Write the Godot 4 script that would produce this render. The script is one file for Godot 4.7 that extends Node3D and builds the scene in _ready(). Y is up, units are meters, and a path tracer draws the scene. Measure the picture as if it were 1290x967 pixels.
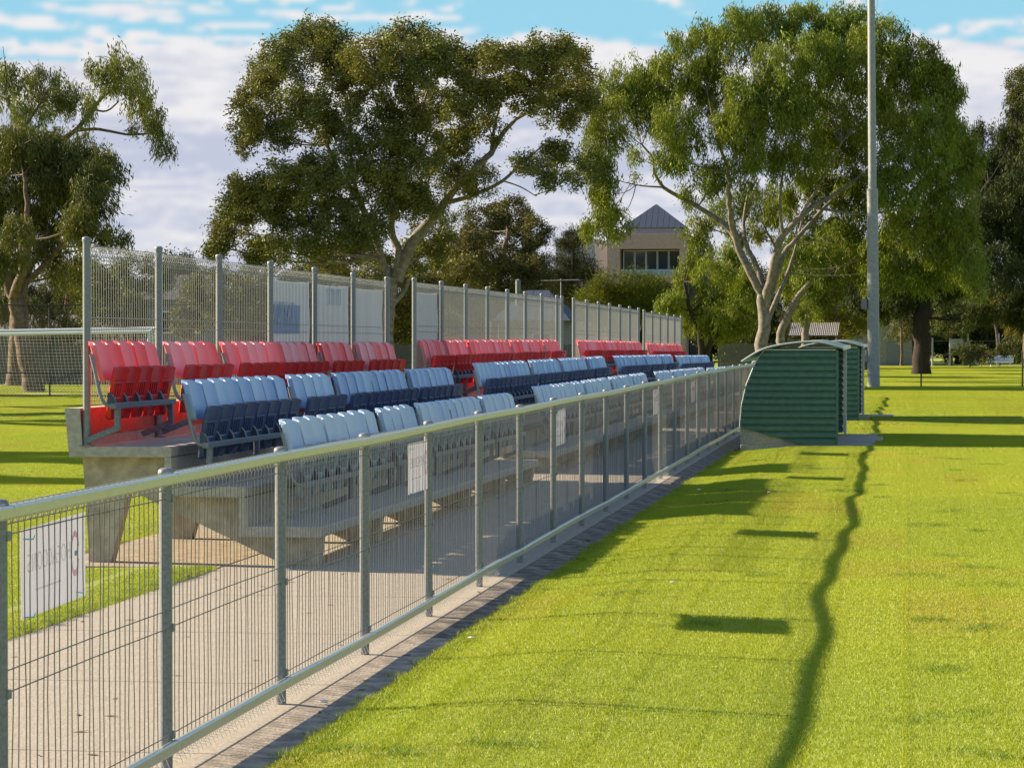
extends Node3D
# A sports ground: three-tier concrete stands with flip-up seats behind a wire fence, a lawn, dugouts and gum trees.
# World: the long fence runs along -z at x = -3.34; the camera stands on the lawn at the origin, 2 m up.

const FENCE_X := -3.31
var M := {}
var used := {}
var rng := RandomNumberGenerator.new()
var bumps := FastNoiseLite.new()

# ---------------------------------------------------------------- mesh helpers
class Shape:
	var v := PackedVector3Array()
	var n := PackedVector3Array()
	var c := PackedColorArray()
	var tint := Color(1, 1, 1)
	var colored := false
	func tri(a: Vector3, b: Vector3, d: Vector3, na: Vector3, nb: Vector3, nd: Vector3):
		if (b - a).cross(d - a).dot(na + nb + nd) > 0.0:
			v.append(a); v.append(d); v.append(b); n.append(na); n.append(nd); n.append(nb)
		else:
			v.append(a); v.append(b); v.append(d); n.append(na); n.append(nb); n.append(nd)
		if colored:
			c.append(tint); c.append(tint); c.append(tint)
	func flat(a: Vector3, b: Vector3, d: Vector3, out: Vector3):
		var k := (b - a).cross(d - a).normalized()
		if k.dot(out) < 0.0: k = -k
		tri(a, b, d, k, k, k)
	func quad(a: Vector3, b: Vector3, d: Vector3, e: Vector3, out: Vector3):
		var k := (d - a).cross(e - b).normalized()
		if k.dot(out) < 0.0: k = -k
		tri(a, b, d, k, k, k); tri(a, d, e, k, k, k)
	func box(at: Vector3, s: Vector3, b := Basis(), ch := 0.0):
		# a box, its edges cut by ch
		var h := s * 0.5
		var axes := [b.x, b.y, b.z]
		var hs := [h.x, h.y, h.z]
		for i in 3:
			var j := (i + 1) % 3
			var k := (i + 2) % 3
			var U: Vector3 = axes[j] * (hs[j] - ch)
			var W: Vector3 = axes[k] * (hs[k] - ch)
			for s1 in [-1.0, 1.0]:
				var o: Vector3 = axes[i] * s1
				var m: Vector3 = at + o * hs[i]
				quad(m - U - W, m + U - W, m + U + W, m - U + W, o)
				if ch > 0.0:
					for s2 in [-1.0, 1.0]:
						var p: Vector3 = axes[j] * s2
						var q0: Vector3 = at + o * hs[i] + p * (hs[j] - ch)
						var q1: Vector3 = at + o * (hs[i] - ch) + p * hs[j]
						quad(q0 - W, q0 + W, q1 + W, q1 - W, o + p)
						for s3 in [-1.0, 1.0]:
							if i == 0:
								var r: Vector3 = axes[k] * s3
								flat(at + o * hs[0] + p * (hs[j] - ch) + r * (hs[k] - ch), at + o * (hs[0] - ch) + p * hs[j] + r * (hs[k] - ch), at + o * (hs[0] - ch) + p * (hs[j] - ch) + r * hs[k], o + p + r)
	func tube(pts: Array, r0: float, r1: float, sides := 8, caps := false):
		var m := pts.size()
		var ring := []
		var prev := Vector3.ZERO
		for i in m:
			var d: Vector3 = (pts[mini(i + 1, m - 1)] - pts[maxi(i - 1, 0)]).normalized()
			var u: Vector3
			if prev == Vector3.ZERO:
				u = d.cross(Vector3.UP if absf(d.y) < 0.9 else Vector3.RIGHT).normalized()
			else:
				u = (prev - d * prev.dot(d)).normalized()
			prev = u
			var w := d.cross(u)
			var r := lerpf(r0, r1, float(i) / (m - 1))
			var row := []
			for k in sides:
				var a := TAU * (k + 0.5) / sides
				var nn := u * cos(a) + w * sin(a)
				row.append([pts[i] + nn * r, nn])
			ring.append(row)
		for i in m - 1:
			for k in sides:
				var l := (k + 1) % sides
				var a = ring[i][k]; var b = ring[i][l]; var d = ring[i + 1][l]; var e = ring[i + 1][k]
				tri(a[0], b[0], d[0], a[1], b[1], d[1]); tri(a[0], d[0], e[0], a[1], d[1], e[1])
		if caps:
			for i in [0, m - 1]:
				var d: Vector3 = (pts[0] - pts[1]) if i == 0 else (pts[m - 1] - pts[m - 2])
				for k in sides:
					flat(pts[i], ring[i][k][0], ring[i][(k + 1) % sides][0], d)
	func lathe(at: Vector3, prof: Array, sides := 16):
		# prof: [radius, height] pairs from the bottom up
		for i in prof.size() - 1:
			var p = prof[i]; var q = prof[i + 1]
			var sl := Vector2(q[1] - p[1], p[0] - q[0]).normalized()
			for k in sides:
				var a0 := TAU * k / sides
				var a1 := TAU * (k + 1) / sides
				var d0 := Vector3(cos(a0), 0, sin(a0))
				var d1 := Vector3(cos(a1), 0, sin(a1))
				var n0 := d0 * sl.x + Vector3.UP * sl.y
				var n1 := d1 * sl.x + Vector3.UP * sl.y
				var a: Vector3 = at + d0 * p[0] + Vector3.UP * p[1]
				var b: Vector3 = at + d1 * p[0] + Vector3.UP * p[1]
				var e: Vector3 = at + d1 * q[0] + Vector3.UP * q[1]
				var f: Vector3 = at + d0 * q[0] + Vector3.UP * q[1]
				tri(a, b, e, n0, n1, n1); tri(a, e, f, n0, n1, n0)
	func prism(poly: PackedVector2Array, z0: float, z1: float):
		# a polygon in x, y, pulled from z0 to z1
		var t := Geometry2D.triangulate_polygon(poly)
		for i in range(0, t.size(), 3):
			for z in [z0, z1]:
				var o := Vector3(0, 0, signf(z - (z0 + z1) * 0.5))
				flat(Vector3(poly[t[i]].x, poly[t[i]].y, z), Vector3(poly[t[i + 1]].x, poly[t[i + 1]].y, z), Vector3(poly[t[i + 2]].x, poly[t[i + 2]].y, z), o)
		var cw := Geometry2D.is_polygon_clockwise(poly)
		for i in poly.size():
			var a := poly[i]
			var b := poly[(i + 1) % poly.size()]
			var d := (b - a).normalized()
			var o := Vector3(d.y, -d.x, 0) * (-1.0 if cw else 1.0)
			quad(Vector3(a.x, a.y, z0), Vector3(b.x, b.y, z0), Vector3(b.x, b.y, z1), Vector3(a.x, a.y, z1), o)
	func mesh() -> ArrayMesh:
		var arr := []
		arr.resize(Mesh.ARRAY_MAX)
		arr[Mesh.ARRAY_VERTEX] = v
		arr[Mesh.ARRAY_NORMAL] = n
		if colored: arr[Mesh.ARRAY_COLOR] = c
		var m := ArrayMesh.new()
		m.add_surface_from_arrays(Mesh.PRIMITIVE_TRIANGLES, arr)
		return m

func shape() -> Shape: return Shape.new()

# ---------------------------------------------------------------- naming
func numbered(called: String) -> String:
	if not used.has(called):
		used[called] = 0
		return called
	used[called] += 1
	return "%s_%03d" % [called, used[called]]

func tag(o: Node, label: String, category: String, group := "", kind := ""):
	if label: o.set_meta("label", label)
	if category: o.set_meta("category", category)
	if group: o.set_meta("group", group)
	if kind: o.set_meta("kind", kind)
	return o

func thing(called: String, label: String, category: String, at: Vector3, turn := 0.0, group := "") -> Node3D:
	var o := Node3D.new()
	o.name = numbered(called)
	add_child(o, true)
	o.position = at
	o.rotation.y = turn
	tag(o, label, category, group)
	return o

func put(parent: Node, called: String, m: Mesh, mat: Material, at := Vector3.ZERO) -> MeshInstance3D:
	var o := MeshInstance3D.new()
	o.mesh = m
	o.material_override = mat
	o.position = at
	if parent == self:
		o.name = numbered(called)
	else:
		var k := 0
		var nm := called
		while parent.has_node(NodePath(nm)):
			k += 1
			nm = "%s_%03d" % [called, k]
		o.name = nm
	parent.add_child(o, true)
	return o

# ---------------------------------------------------------------- materials (colours given as linear, real-world values)
func srgb(c: Color) -> Color: return c.linear_to_srgb()

func plain(c: Color, rough := 0.7, metal := 0.0) -> StandardMaterial3D:
	var m := StandardMaterial3D.new()
	m.albedo_color = srgb(c)
	m.roughness = rough
	m.metallic = metal
	return m

func noisy(c0: Color, c1: Color, rough: float, size: float, bump := 0.0, metal := 0.0, octaves := 5, freq := 0.02, mid := 0.5) -> StandardMaterial3D:
	var m := StandardMaterial3D.new()
	var f := FastNoiseLite.new()
	f.seed = M.size() * 7 + 3
	f.noise_type = FastNoiseLite.TYPE_SIMPLEX_SMOOTH
	f.frequency = freq
	f.fractal_octaves = octaves
	var g := Gradient.new()
	g.set_color(0, srgb(c0)); g.set_color(1, srgb(c1))
	g.set_offset(0, mid - 0.3); g.set_offset(1, mid + 0.3)
	var t := NoiseTexture2D.new()
	t.width = 512; t.height = 512; t.seamless = true; t.noise = f; t.color_ramp = g
	m.albedo_texture = t
	m.roughness = rough
	m.metallic = metal
	m.uv1_triplanar = true
	m.uv1_world_triplanar = true
	m.uv1_scale = Vector3.ONE / size
	if bump > 0.0:
		var f2 := FastNoiseLite.new()
		f2.seed = M.size() + 91
		f2.frequency = 0.09
		f2.fractal_octaves = 4
		var b := NoiseTexture2D.new()
		b.width = 512; b.height = 512; b.seamless = true; b.noise = f2; b.as_normal_map = true; b.bump_strength = 4.0
		m.normal_enabled = true
		m.normal_texture = b
		m.normal_scale = bump
	return m

func leafy(c: Color, glow: Color, tinted := true, rough := 0.5) -> StandardMaterial3D:
	var m := plain(c, rough)
	m.backlight_enabled = true
	m.backlight = glow
	m.vertex_color_use_as_albedo = tinted
	m.cull_mode = BaseMaterial3D.CULL_DISABLED
	return m

func make_materials():
	M.path = noisy(Color(0.312, 0.275, 0.228), Color(0.352, 0.314, 0.264), 0.9, 1.7, 0.25)
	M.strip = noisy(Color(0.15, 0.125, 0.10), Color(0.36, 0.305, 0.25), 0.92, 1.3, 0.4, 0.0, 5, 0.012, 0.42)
	M.strip_dark = noisy(Color(0.055, 0.05, 0.045), Color(0.27, 0.225, 0.18), 0.95, 1.6, 0.4, 0.0, 6, 0.014, 0.5)  # darker, blotchy concrete for the farther bays of the strip
	M.pad = noisy(Color(0.25, 0.20, 0.145), Color(0.36, 0.305, 0.23), 0.9, 2.1, 0.3)
	M.concrete = noisy(Color(0.34, 0.32, 0.285), Color(0.44, 0.415, 0.37), 0.9, 0.9, 0.45)
	M.old_concrete = noisy(Color(0.32, 0.275, 0.21), Color(0.50, 0.435, 0.345), 0.92, 1.3, 0.5, 0.0, 6, 0.012)
	M.footing = noisy(Color(0.26, 0.25, 0.22), Color(0.36, 0.34, 0.31), 0.9, 0.6, 0.3)
	M.steel = noisy(Color(0.15, 0.17, 0.19), Color(0.235, 0.255, 0.28), 0.5, 0.25, 0.0, 0.2)
	M.rail = noisy(Color(0.50, 0.52, 0.48), Color(0.60, 0.615, 0.57), 0.32, 0.3, 0.0, 0.6)
	M.wire = plain(Color(0.13, 0.135, 0.135), 0.5, 0.2)
	M.roll_wire = plain(Color(0.34, 0.345, 0.34), 0.45, 0.2)  # brighter than the upright wire: sunlight on the loops put into the colour
	M.back_wire = plain(Color(0.31, 0.325, 0.335), 0.45, 0.2)
	M.bolt = plain(Color(0.05, 0.05, 0.05), 0.5, 0.6)
	M.seat_steel = noisy(Color(0.12, 0.15, 0.19), Color(0.19, 0.225, 0.27), 0.5, 0.4, 0.0, 0.3)
	M.lug = plain(Color(0.035, 0.05, 0.085), 0.5)
	for k in 3:
		var red := plain([Color(0.86, 0.085, 0.105), Color(0.87, 0.19, 0.23), Color(0.83, 0.29, 0.34)][k], 0.42)
		red.backlight_enabled = true
		red.backlight = Color(0.55, 0.03, 0.03)
		M["red_%d" % k] = red
		M["blue_%d" % k] = plain([Color(0.25, 0.40, 0.66), Color(0.30, 0.46, 0.68), Color(0.22, 0.36, 0.62)][k], 0.4)
		M["light_%d" % k] = plain([Color(0.43, 0.56, 0.73), Color(0.47, 0.59, 0.73), Color(0.40, 0.53, 0.71)][k], 0.5)
	M.red_pan = plain(Color(0.58, 0.014, 0.016), 0.45)  # darker than the backrests: underside shade put into the colour
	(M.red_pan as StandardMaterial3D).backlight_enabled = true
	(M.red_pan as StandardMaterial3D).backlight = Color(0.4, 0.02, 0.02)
	M.blue_pan = plain(Color(0.035, 0.06, 0.14), 0.45)  # navy: shade on the tipped-up underside put into the colour
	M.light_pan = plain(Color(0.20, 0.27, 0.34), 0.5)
	M.red_wall = noisy(Color(0.20, 0.12, 0.10), Color(0.50, 0.06, 0.035), 0.8, 1.1, 0.3, 0.0, 4, 0.02, 0.34)
	M.dugout_green = noisy(Color(0.05, 0.125, 0.092), Color(0.066, 0.16, 0.12), 0.42, 1.4)
	M.dugout_trim = plain(Color(0.55, 0.58, 0.58), 0.4, 0.2)
	M.dark = plain(Color(0.03, 0.035, 0.045), 0.7)
	M.grey_blue = plain(Color(0.16, 0.18, 0.22), 0.6)
	M.pole = noisy(Color(0.20, 0.22, 0.24), Color(0.28, 0.30, 0.325), 0.5, 2.0, 0.0, 0.2)
	M.white = plain(Color(0.58, 0.61, 0.67), 0.5)
	M.net = plain(Color(0.50, 0.53, 0.57), 0.8)
	M.black = plain(Color(0.012, 0.012, 0.012), 0.6)
	var banner := plain(Color(0.60, 0.62, 0.70), 0.6)
	banner.backlight_enabled = true
	banner.backlight = Color(0.22, 0.22, 0.24)
	M.banner = banner
	var sign_ := plain(Color(0.56, 0.56, 0.60), 0.6)
	sign_.backlight_enabled = true
	sign_.backlight = Color(0.8, 0.8, 0.85)
	M.corflute = sign_
	M.ink_grey = plain(Color(0.60, 0.60, 0.64), 0.7)
	M.ink_pink = plain(Color(0.72, 0.22, 0.28), 0.7)
	for q in [M.ink_grey, M.ink_pink]:
		q.transparency = BaseMaterial3D.TRANSPARENCY_ALPHA
		q.albedo_color.a = 0.24 if q == M.ink_grey else 0.6
	M.ink_blue = plain(Color(0.30, 0.37, 0.62), 0.7)
	M.ink_pale = plain(Color(0.50, 0.55, 0.68), 0.7)
	M.ink_teal = plain(Color(0.35, 0.52, 0.62), 0.7)
	M.tie = plain(Color(0.10, 0.45, 0.50), 0.5)
	M.soil = noisy(Color(0.20, 0.25, 0.020), Color(0.27, 0.32, 0.028), 0.95, 2.6, 0.0, 0.0, 6, 0.03)
	M.blade = leafy(Color(1, 1, 1), Color(0.8, 0.8, 0.4), true, 0.6)
	M.bark_pale = noisy(Color(0.11, 0.098, 0.088), Color(0.27, 0.235, 0.21), 0.85, 2.2, 0.4, 0.0, 4, 0.015)
	M.bark_brown = noisy(Color(0.06, 0.042, 0.031), Color(0.19, 0.135, 0.10), 0.9, 1.6, 0.5, 0.0, 5, 0.015)
	M.bark_dark = noisy(Color(0.018, 0.013, 0.011), Color(0.05, 0.034, 0.028), 0.95, 1.2, 0.5)
	M.paling = noisy(Color(0.075, 0.072, 0.07), Color(0.15, 0.145, 0.135), 0.9, 0.8)
	M.wall_pink = noisy(Color(0.40, 0.27, 0.225), Color(0.46, 0.32, 0.27), 0.9, 3.0)
	M.wall_blue_grey = plain(Color(0.13, 0.14, 0.17), 0.85)  # dull blue-grey wall of the house behind the back fence
	M.wall_white = plain(Color(0.36, 0.36, 0.39), 0.85)
	M.wall_grey = noisy(Color(0.20, 0.20, 0.20), Color(0.28, 0.28, 0.275), 0.9, 2.0)
	M.roof_blue = plain(Color(0.034, 0.052, 0.10), 0.8)
	M.roof_dark = plain(Color(0.07, 0.065, 0.07), 0.7)
	M.roof_brown = noisy(Color(0.16, 0.10, 0.08), Color(0.24, 0.16, 0.14), 0.85, 1.0)
	M.roof_tin = plain(Color(0.30, 0.28, 0.26), 0.5, 0.3)
	var glass := plain(Color(0.04, 0.05, 0.06), 0.06)
	glass.metallic_specular = 0.8
	M.glass = glass
	var balus := plain(Color(0.30, 0.40, 0.42), 0.1)
	M.balustrade = balus
	M.litter = plain(Color(0.75, 0.75, 0.74), 0.8)

# ---------------------------------------------------------------- the lie of the land
func ground(x: float, d: float) -> float:
	var y := -0.25 * smoothstep(55.0, 100.0, d)
	if x <= -2.93 and x >= -5.81 and d < 100.0: return y - 0.07
	if x <= -5.81 and x >= -7.4 and d > 23.45 and d < 92.0: return y - 0.07
	var far := 1.0 - smoothstep(90.0, 112.0, d)
	if x > -2.94:
		y += 0.095 * smoothstep(-2.96, -1.8, x) - 0.014
		y += far * bumps.get_noise_2d(x * 0.6, d) * 0.042 * smoothstep(-2.9, -2.0, x)
	else:
		y += 0.02 + far * bumps.get_noise_2d(x, d) * 0.05
	return y

# ================================================================ the scene
func _ready():
	rng.seed = 20
	bumps.seed = 5
	bumps.noise_type = FastNoiseLite.TYPE_SIMPLEX_SMOOTH
	bumps.frequency = 0.24
	bumps.fractal_octaves = 1
	make_camera()
	make_materials()
	make_land()
	make_stands()
	make_front_fence()
	make_dugouts()
	make_pole()
	make_goal()
	make_far_fences()
	make_buildings()
	make_trees()
	make_grass()
	make_litter()

func make_camera():
	var cam := Camera3D.new()
	cam.name = "camera"
	add_child(cam)
	cam.position = Vector3(0, 2, 0)
	cam.rotation = Vector3(deg_to_rad(-1.025), deg_to_rad(7.954), 0)
	cam.fov = 15.51
	cam.near = 0.1
	cam.far = 1500.0
	cam.current = true
	var sun := DirectionalLight3D.new()
	sun.name = "sun"
	add_child(sun)
	var el := deg_to_rad(24.4)
	var az := deg_to_rad(11.0)
	var travel := Vector3(cos(el) * cos(az), -sin(el), cos(el) * sin(az))
	sun.look_at_from_position(Vector3.ZERO, travel, Vector3.UP)
	sun.light_color = Color(1.0, 0.915, 0.78)
	sun.light_energy = 1.6
	sun.light_angular_distance = 0.5
	sun.shadow_enabled = true
	var env := Environment.new()
	env.background_mode = Environment.BG_SKY
	var sky := Sky.new()
	var pm := PanoramaSkyMaterial.new()
	pm.panorama = ImageTexture.create_from_image(sky_image())
	pm.energy_multiplier = 1.0
	sky.sky_material = pm
	env.sky = sky
	env.tonemap_mode = Environment.TONE_MAPPER_LINEAR
	env.tonemap_exposure = 2.6
	env.sdfgi_enabled = true
	env.ssao_enabled = true
	env.ssil_enabled = true
	var we := WorldEnvironment.new()
	we.name = "world_environment"
	we.environment = env
	add_child(we)

# The same air everywhere; the band of it that the lens looks at is only worked out more finely.
var cloud_a := FastNoiseLite.new()
var cloud_b := FastNoiseLite.new()
func sky_color(dir: Vector3) -> Color:
	var deg := rad_to_deg(asin(clampf(dir.y, -1, 1)))
	if deg < -1.0: return Color(0.09, 0.095, 0.08)
	var up := clampf(deg / 90.0, 0, 1)
	var blue := Color(0.125, 0.255, 0.325).lerp(Color(0.03, 0.09, 0.215), smoothstep(0.06, 0.5, up))
	blue = Color(0.19, 0.255, 0.36).lerp(blue, smoothstep(1.0, 5.5, deg))
	# streaks of cloud, long along the horizon
	var w := cloud_a.get_noise_3d(dir.x * 6.0, deg * 0.5 + 9.0, dir.z * 6.0)
	var e := deg + w * 0.9
	var a := cloud_a.get_noise_3d(dir.x * 5.0, e * 0.9, dir.z * 5.0)
	var b := cloud_b.get_noise_3d(dir.x * 11.0, e * 2.6, dir.z * 11.0)
	var c := cloud_b.get_noise_3d(dir.x * 30.0 + 3.0, e * 7.0, dir.z * 30.0)
	var dens := a * 0.55 + b * 0.75 + c * 0.38
	var cover := lerpf(0.62, -0.12, smoothstep(5.1, 6.5, deg))
	cover = lerpf(cover, -0.08, smoothstep(8.0, 25.0, deg))
	var k := smoothstep(-0.07, 0.13, dens + cover)
	# bright tops, lavender-grey bellies
	var band := smoothstep(3.9, 4.8, e) + 0.62 * (1.0 - smoothstep(2.4, 3.4, e)) * smoothstep(0.0, 1.2, deg)
	band = lerpf(band, 0.55, smoothstep(9.0, 25.0, deg))
	var lit := clampf(band * 0.85 + b * 0.7 + c * 1.0, 0.0, 1.0)
	var cl := Color(0.21, 0.227, 0.282).lerp(Color(0.335, 0.33, 0.335), lit)
	cl = cl.lerp(cl * 0.7, smoothstep(9.0, 30.0, deg))
	return blue.lerp(cl, k)

func sky_image() -> Image:
	cloud_a.seed = 12; cloud_a.frequency = 1.0; cloud_a.fractal_octaves = 4
	cloud_b.seed = 31; cloud_b.frequency = 1.0; cloud_b.fractal_octaves = 4
	var w := 4096
	var h := 2048
	var small := Image.create(512, 256, false, Image.FORMAT_RGBF)
	for y in 256:
		for x in 512:
			small.set_pixel(x, y, sky_color(pano_dir((x + 0.5) / 512.0, (y + 0.5) / 256.0)))
	small.resize(w, h, Image.INTERPOLATE_BILINEAR)
	# forward (-z) lies at the picture's side edges
	for y in range(int(h * (0.5 - 15.0 / 180.0)), int(h * (0.5 + 1.5 / 180.0))):
		for k in range(int(-w * 30.0 / 360.0), int(w * 20.0 / 360.0)):
			var x := posmod(k, w)
			small.set_pixel(x, y, sky_color(pano_dir((x + 0.5) / w, (y + 0.5) / h)))
	return small

func pano_dir(u: float, v: float) -> Vector3:
	var az := u * TAU
	var el := (0.5 - v) * PI
	return Vector3(sin(az) * cos(el), sin(el), -cos(az) * cos(el))

# ---------------------------------------------------------------- ground, path
func make_land():
	var xs := [-500.0, -300.0, -200.0, -140.0, -100.0, -75.0, -60.0, -48.0, -40.0, -34.0, -30.0]
	var x := -28.0
	while x < -7.5:
		xs.append(x); x += 0.8
	xs.append_array([-7.41, -7.39, -5.82, -5.80, -4.5, -2.95, -2.93])
	x = -2.6
	while x < 10.0:
		xs.append(x); x += 0.3
	xs.append_array([10.0, 14.0, 20.0, 30.0, 45.0, 70.0, 110.0, 180.0, 300.0, 500.0])
	var ds := [-150.0, -60.0, -20.0, -5.0, 3.0, 6.0]
	var d := 8.0
	while d < 70.0:
		if absf(d - 23.45) < 0.2:
			ds.append(23.43); ds.append(23.47)
		else:
			ds.append(d)
		d += 0.4
	while d < 120.0:
		ds.append(d); d += 1.0
	ds.append_array([125.0, 135.0, 150.0, 170.0, 200.0, 240.0, 300.0, 400.0, 550.0, 800.0])
	var s := shape()
	var H := []
	for i in xs.size():
		var row := []
		for j in ds.size():
			row.append(Vector3(xs[i], ground(xs[i], ds[j]) - 0.010, -ds[j]))
		H.append(row)
	var N := func(i: int, j: int) -> Vector3:
		var a: Vector3 = H[mini(i + 1, xs.size() - 1)][j] - H[maxi(i - 1, 0)][j]
		var b: Vector3 = H[i][mini(j + 1, ds.size() - 1)] - H[i][maxi(j - 1, 0)]
		var k := a.cross(b).normalized()
		return k if k.y > 0 else -k
	var NN := []
	for i in xs.size():
		var row := []
		for j in ds.size(): row.append(N.call(i, j))
		NN.append(row)
	for i in xs.size() - 1:
		for j in ds.size() - 1:
			s.tri(H[i][j], H[i + 1][j], H[i + 1][j + 1], NN[i][j], NN[i + 1][j], NN[i + 1][j + 1])
			s.tri(H[i][j], H[i + 1][j + 1], H[i][j + 1], NN[i][j], NN[i + 1][j + 1], NN[i][j + 1])
	tag(put(self, "ground", s.mesh(), M.soil), "mown green sports lawn around the stands and along the fence", "", "", "structure")
	# the path between the stands and the fence, cast in bays
	var path := thing("path", "pale concrete path between the wire fence and the seating", "", Vector3.ZERO)
	path.set_meta("kind", "structure")
	var strip := thing("edge_strip", "narrow blotchy concrete strip between the wire fence and the lawn", "", Vector3.ZERO)
	strip.set_meta("kind", "structure")
	d = 5.08
	while d < 99.0:
		var l := 2.66
		var y0 := -0.25 * smoothstep(55.0, 100.0, d + l * 0.5)
		var a := shape()
		a.box(Vector3(-4.52, y0 - 0.06, -(d + l * 0.5)), Vector3(2.56, 0.12, l - 0.012), Basis(), 0.006)
		put(path, "slab", a.mesh(), M.path)
		var b := shape()
		var z0 := -d - 0.006
		var z1 := -d - l + 0.006
		b.prism(PackedVector2Array([Vector2(-3.232, y0 - 0.002), Vector2(-2.955, y0 - 0.018), Vector2(-2.94, y0 - 0.03), Vector2(-2.94, y0 - 0.15), Vector2(-3.232, y0 - 0.15)]), z1, z0)
		put(strip, "strip_bay", b.mesh(), M.strip if d < 18.3 else M.strip_dark)
		d += l
	var pad := thing("stand_pad", "stained concrete apron under the seating stands", "", Vector3.ZERO)
	pad.set_meta("kind", "structure")
	d = 23.45
	while d < 91.0:
		var y0 := -0.25 * smoothstep(55.0, 100.0, d + 1.45)
		var a := shape()
		a.box(Vector3(-6.602, y0 - 0.056, -(d + 1.45)), Vector3(1.59, 0.12, 2.89), Basis(), 0.005)
		put(pad, "slab", a.mesh(), M.pad)
		d += 2.9

# ---------------------------------------------------------------- stands
const TIERS := [[-7.08, -6.23, 1.02], [-6.23, -5.57, 0.68], [-5.57, -4.90, 0.34]]
# near end, far end, drop at each end, posts of the back fence
const UNITS := [[23.70, 38.13, 0.0, 0.06, 6], [40.20, 58.00, 0.03, 0.06, 7], [60.00, 74.95, 0.07, 0.15, 6], [76.40, 89.30, 0.19, 0.28, 5]]
const WHICH := ["nearest", "second", "third", "farthest"]

func drop_at(d: float) -> float:
	for u in UNITS:
		if d < u[1] + 1.0:
			return lerpf(u[2], u[3], clampf((d - u[0]) / (u[1] - u[0]), 0, 1))
	return 0.28

func tilt_of(d0: float, d1: float) -> float:
	return -(drop_at(d1) - drop_at(d0)) / (d1 - d0)

func make_stands():
	for k in 4:
		var u = UNITS[k]
		var L: float = u[1] - u[0]
		var t := thing("concrete_stand", "%s of the four raised three-tier precast concrete seating stands" % WHICH[k], "seating stand", Vector3(-4.96, 0, -u[0]), 0.0, "concrete seating stands in a row")
		var sag: float = -(u[3] - u[2]) / L
		for i in 3:
			var q = TIERS[i]
			var s := shape()
			var x0: float = q[0] + 4.9
			var x1: float = q[1] + 4.9
			var y: float = q[2]
			var up := 0.33
			# an L: tread and the upstand behind it
			var poly := PackedVector2Array([Vector2(x0 - 0.06, y - 0.09), Vector2(x1 - 0.012, y - 0.09), Vector2(x1, y - 0.078), Vector2(x1, y - 0.012), Vector2(x1 - 0.012, y)])
			if i == 0:
				poly.append_array(PackedVector2Array([Vector2(x0 + 0.055, y), Vector2(x0 + 0.035, y + up), Vector2(x0 - 0.085, y + up + 0.004), Vector2(x0 - 0.10, y + up - 0.008)]))
			else:
				poly.append_array(PackedVector2Array([Vector2(x0 + 0.012, y), Vector2(x0 - 0.002, y + up - 0.082), Vector2(x0 - 0.06, y + up - 0.082)]))
			s.prism(poly, -L, 0)
			var o := put(t, "tier", s.mesh(), M.concrete)
			o.rotation.x = sag
			o.position.y = -u[2] - 0.001 * i
			if i == 0:
				# the upstand's inner face carries a blotchy red sheet that stops short of the floor
				var r := shape()
				r.quad(Vector3(x0 + 0.0565, y + 0.09, -0.02), Vector3(x0 + 0.0565, y + 0.09, -L + 0.02), Vector3(x0 + 0.0395, y + up - 0.004, -L + 0.02), Vector3(x0 + 0.0395, y + up - 0.004, -0.02), Vector3.RIGHT)
				put(o, "red_sheet", r.mesh(), M.red_wall)
		# plate frames: tapered rear leg and a raker down to the front foot
		var bays := int(round(L / 2.9))
		for j in bays + 1:
			var z := -(0.14 + (L - 0.45) * j / bays)
			var dr: float = lerpf(u[2], u[3], float(j) / bays)
			var gnd := -0.25 * smoothstep(55.0, 100.0, u[0] - z)
			var poly := PackedVector2Array([
				Vector2(-2.16, 0.928 - dr), Vector2(-2.10, gnd), Vector2(-1.91, gnd), Vector2(-1.755, 0.60 - dr), Vector2(-1.66, 0.60 - dr), Vector2(-0.36, gnd),
				Vector2(-0.06, gnd), Vector2(-0.03, 0.248 - dr), Vector2(-0.69, 0.248 - dr), Vector2(-0.69, 0.588 - dr), Vector2(-1.35, 0.588 - dr), Vector2(-1.35, 0.928 - dr)])
			var s := shape()
			s.prism(poly, z - 0.16, z)
			put(t, "frame", s.mesh(), M.old_concrete)
		make_back_fence(k, u)
	make_seats()

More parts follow.
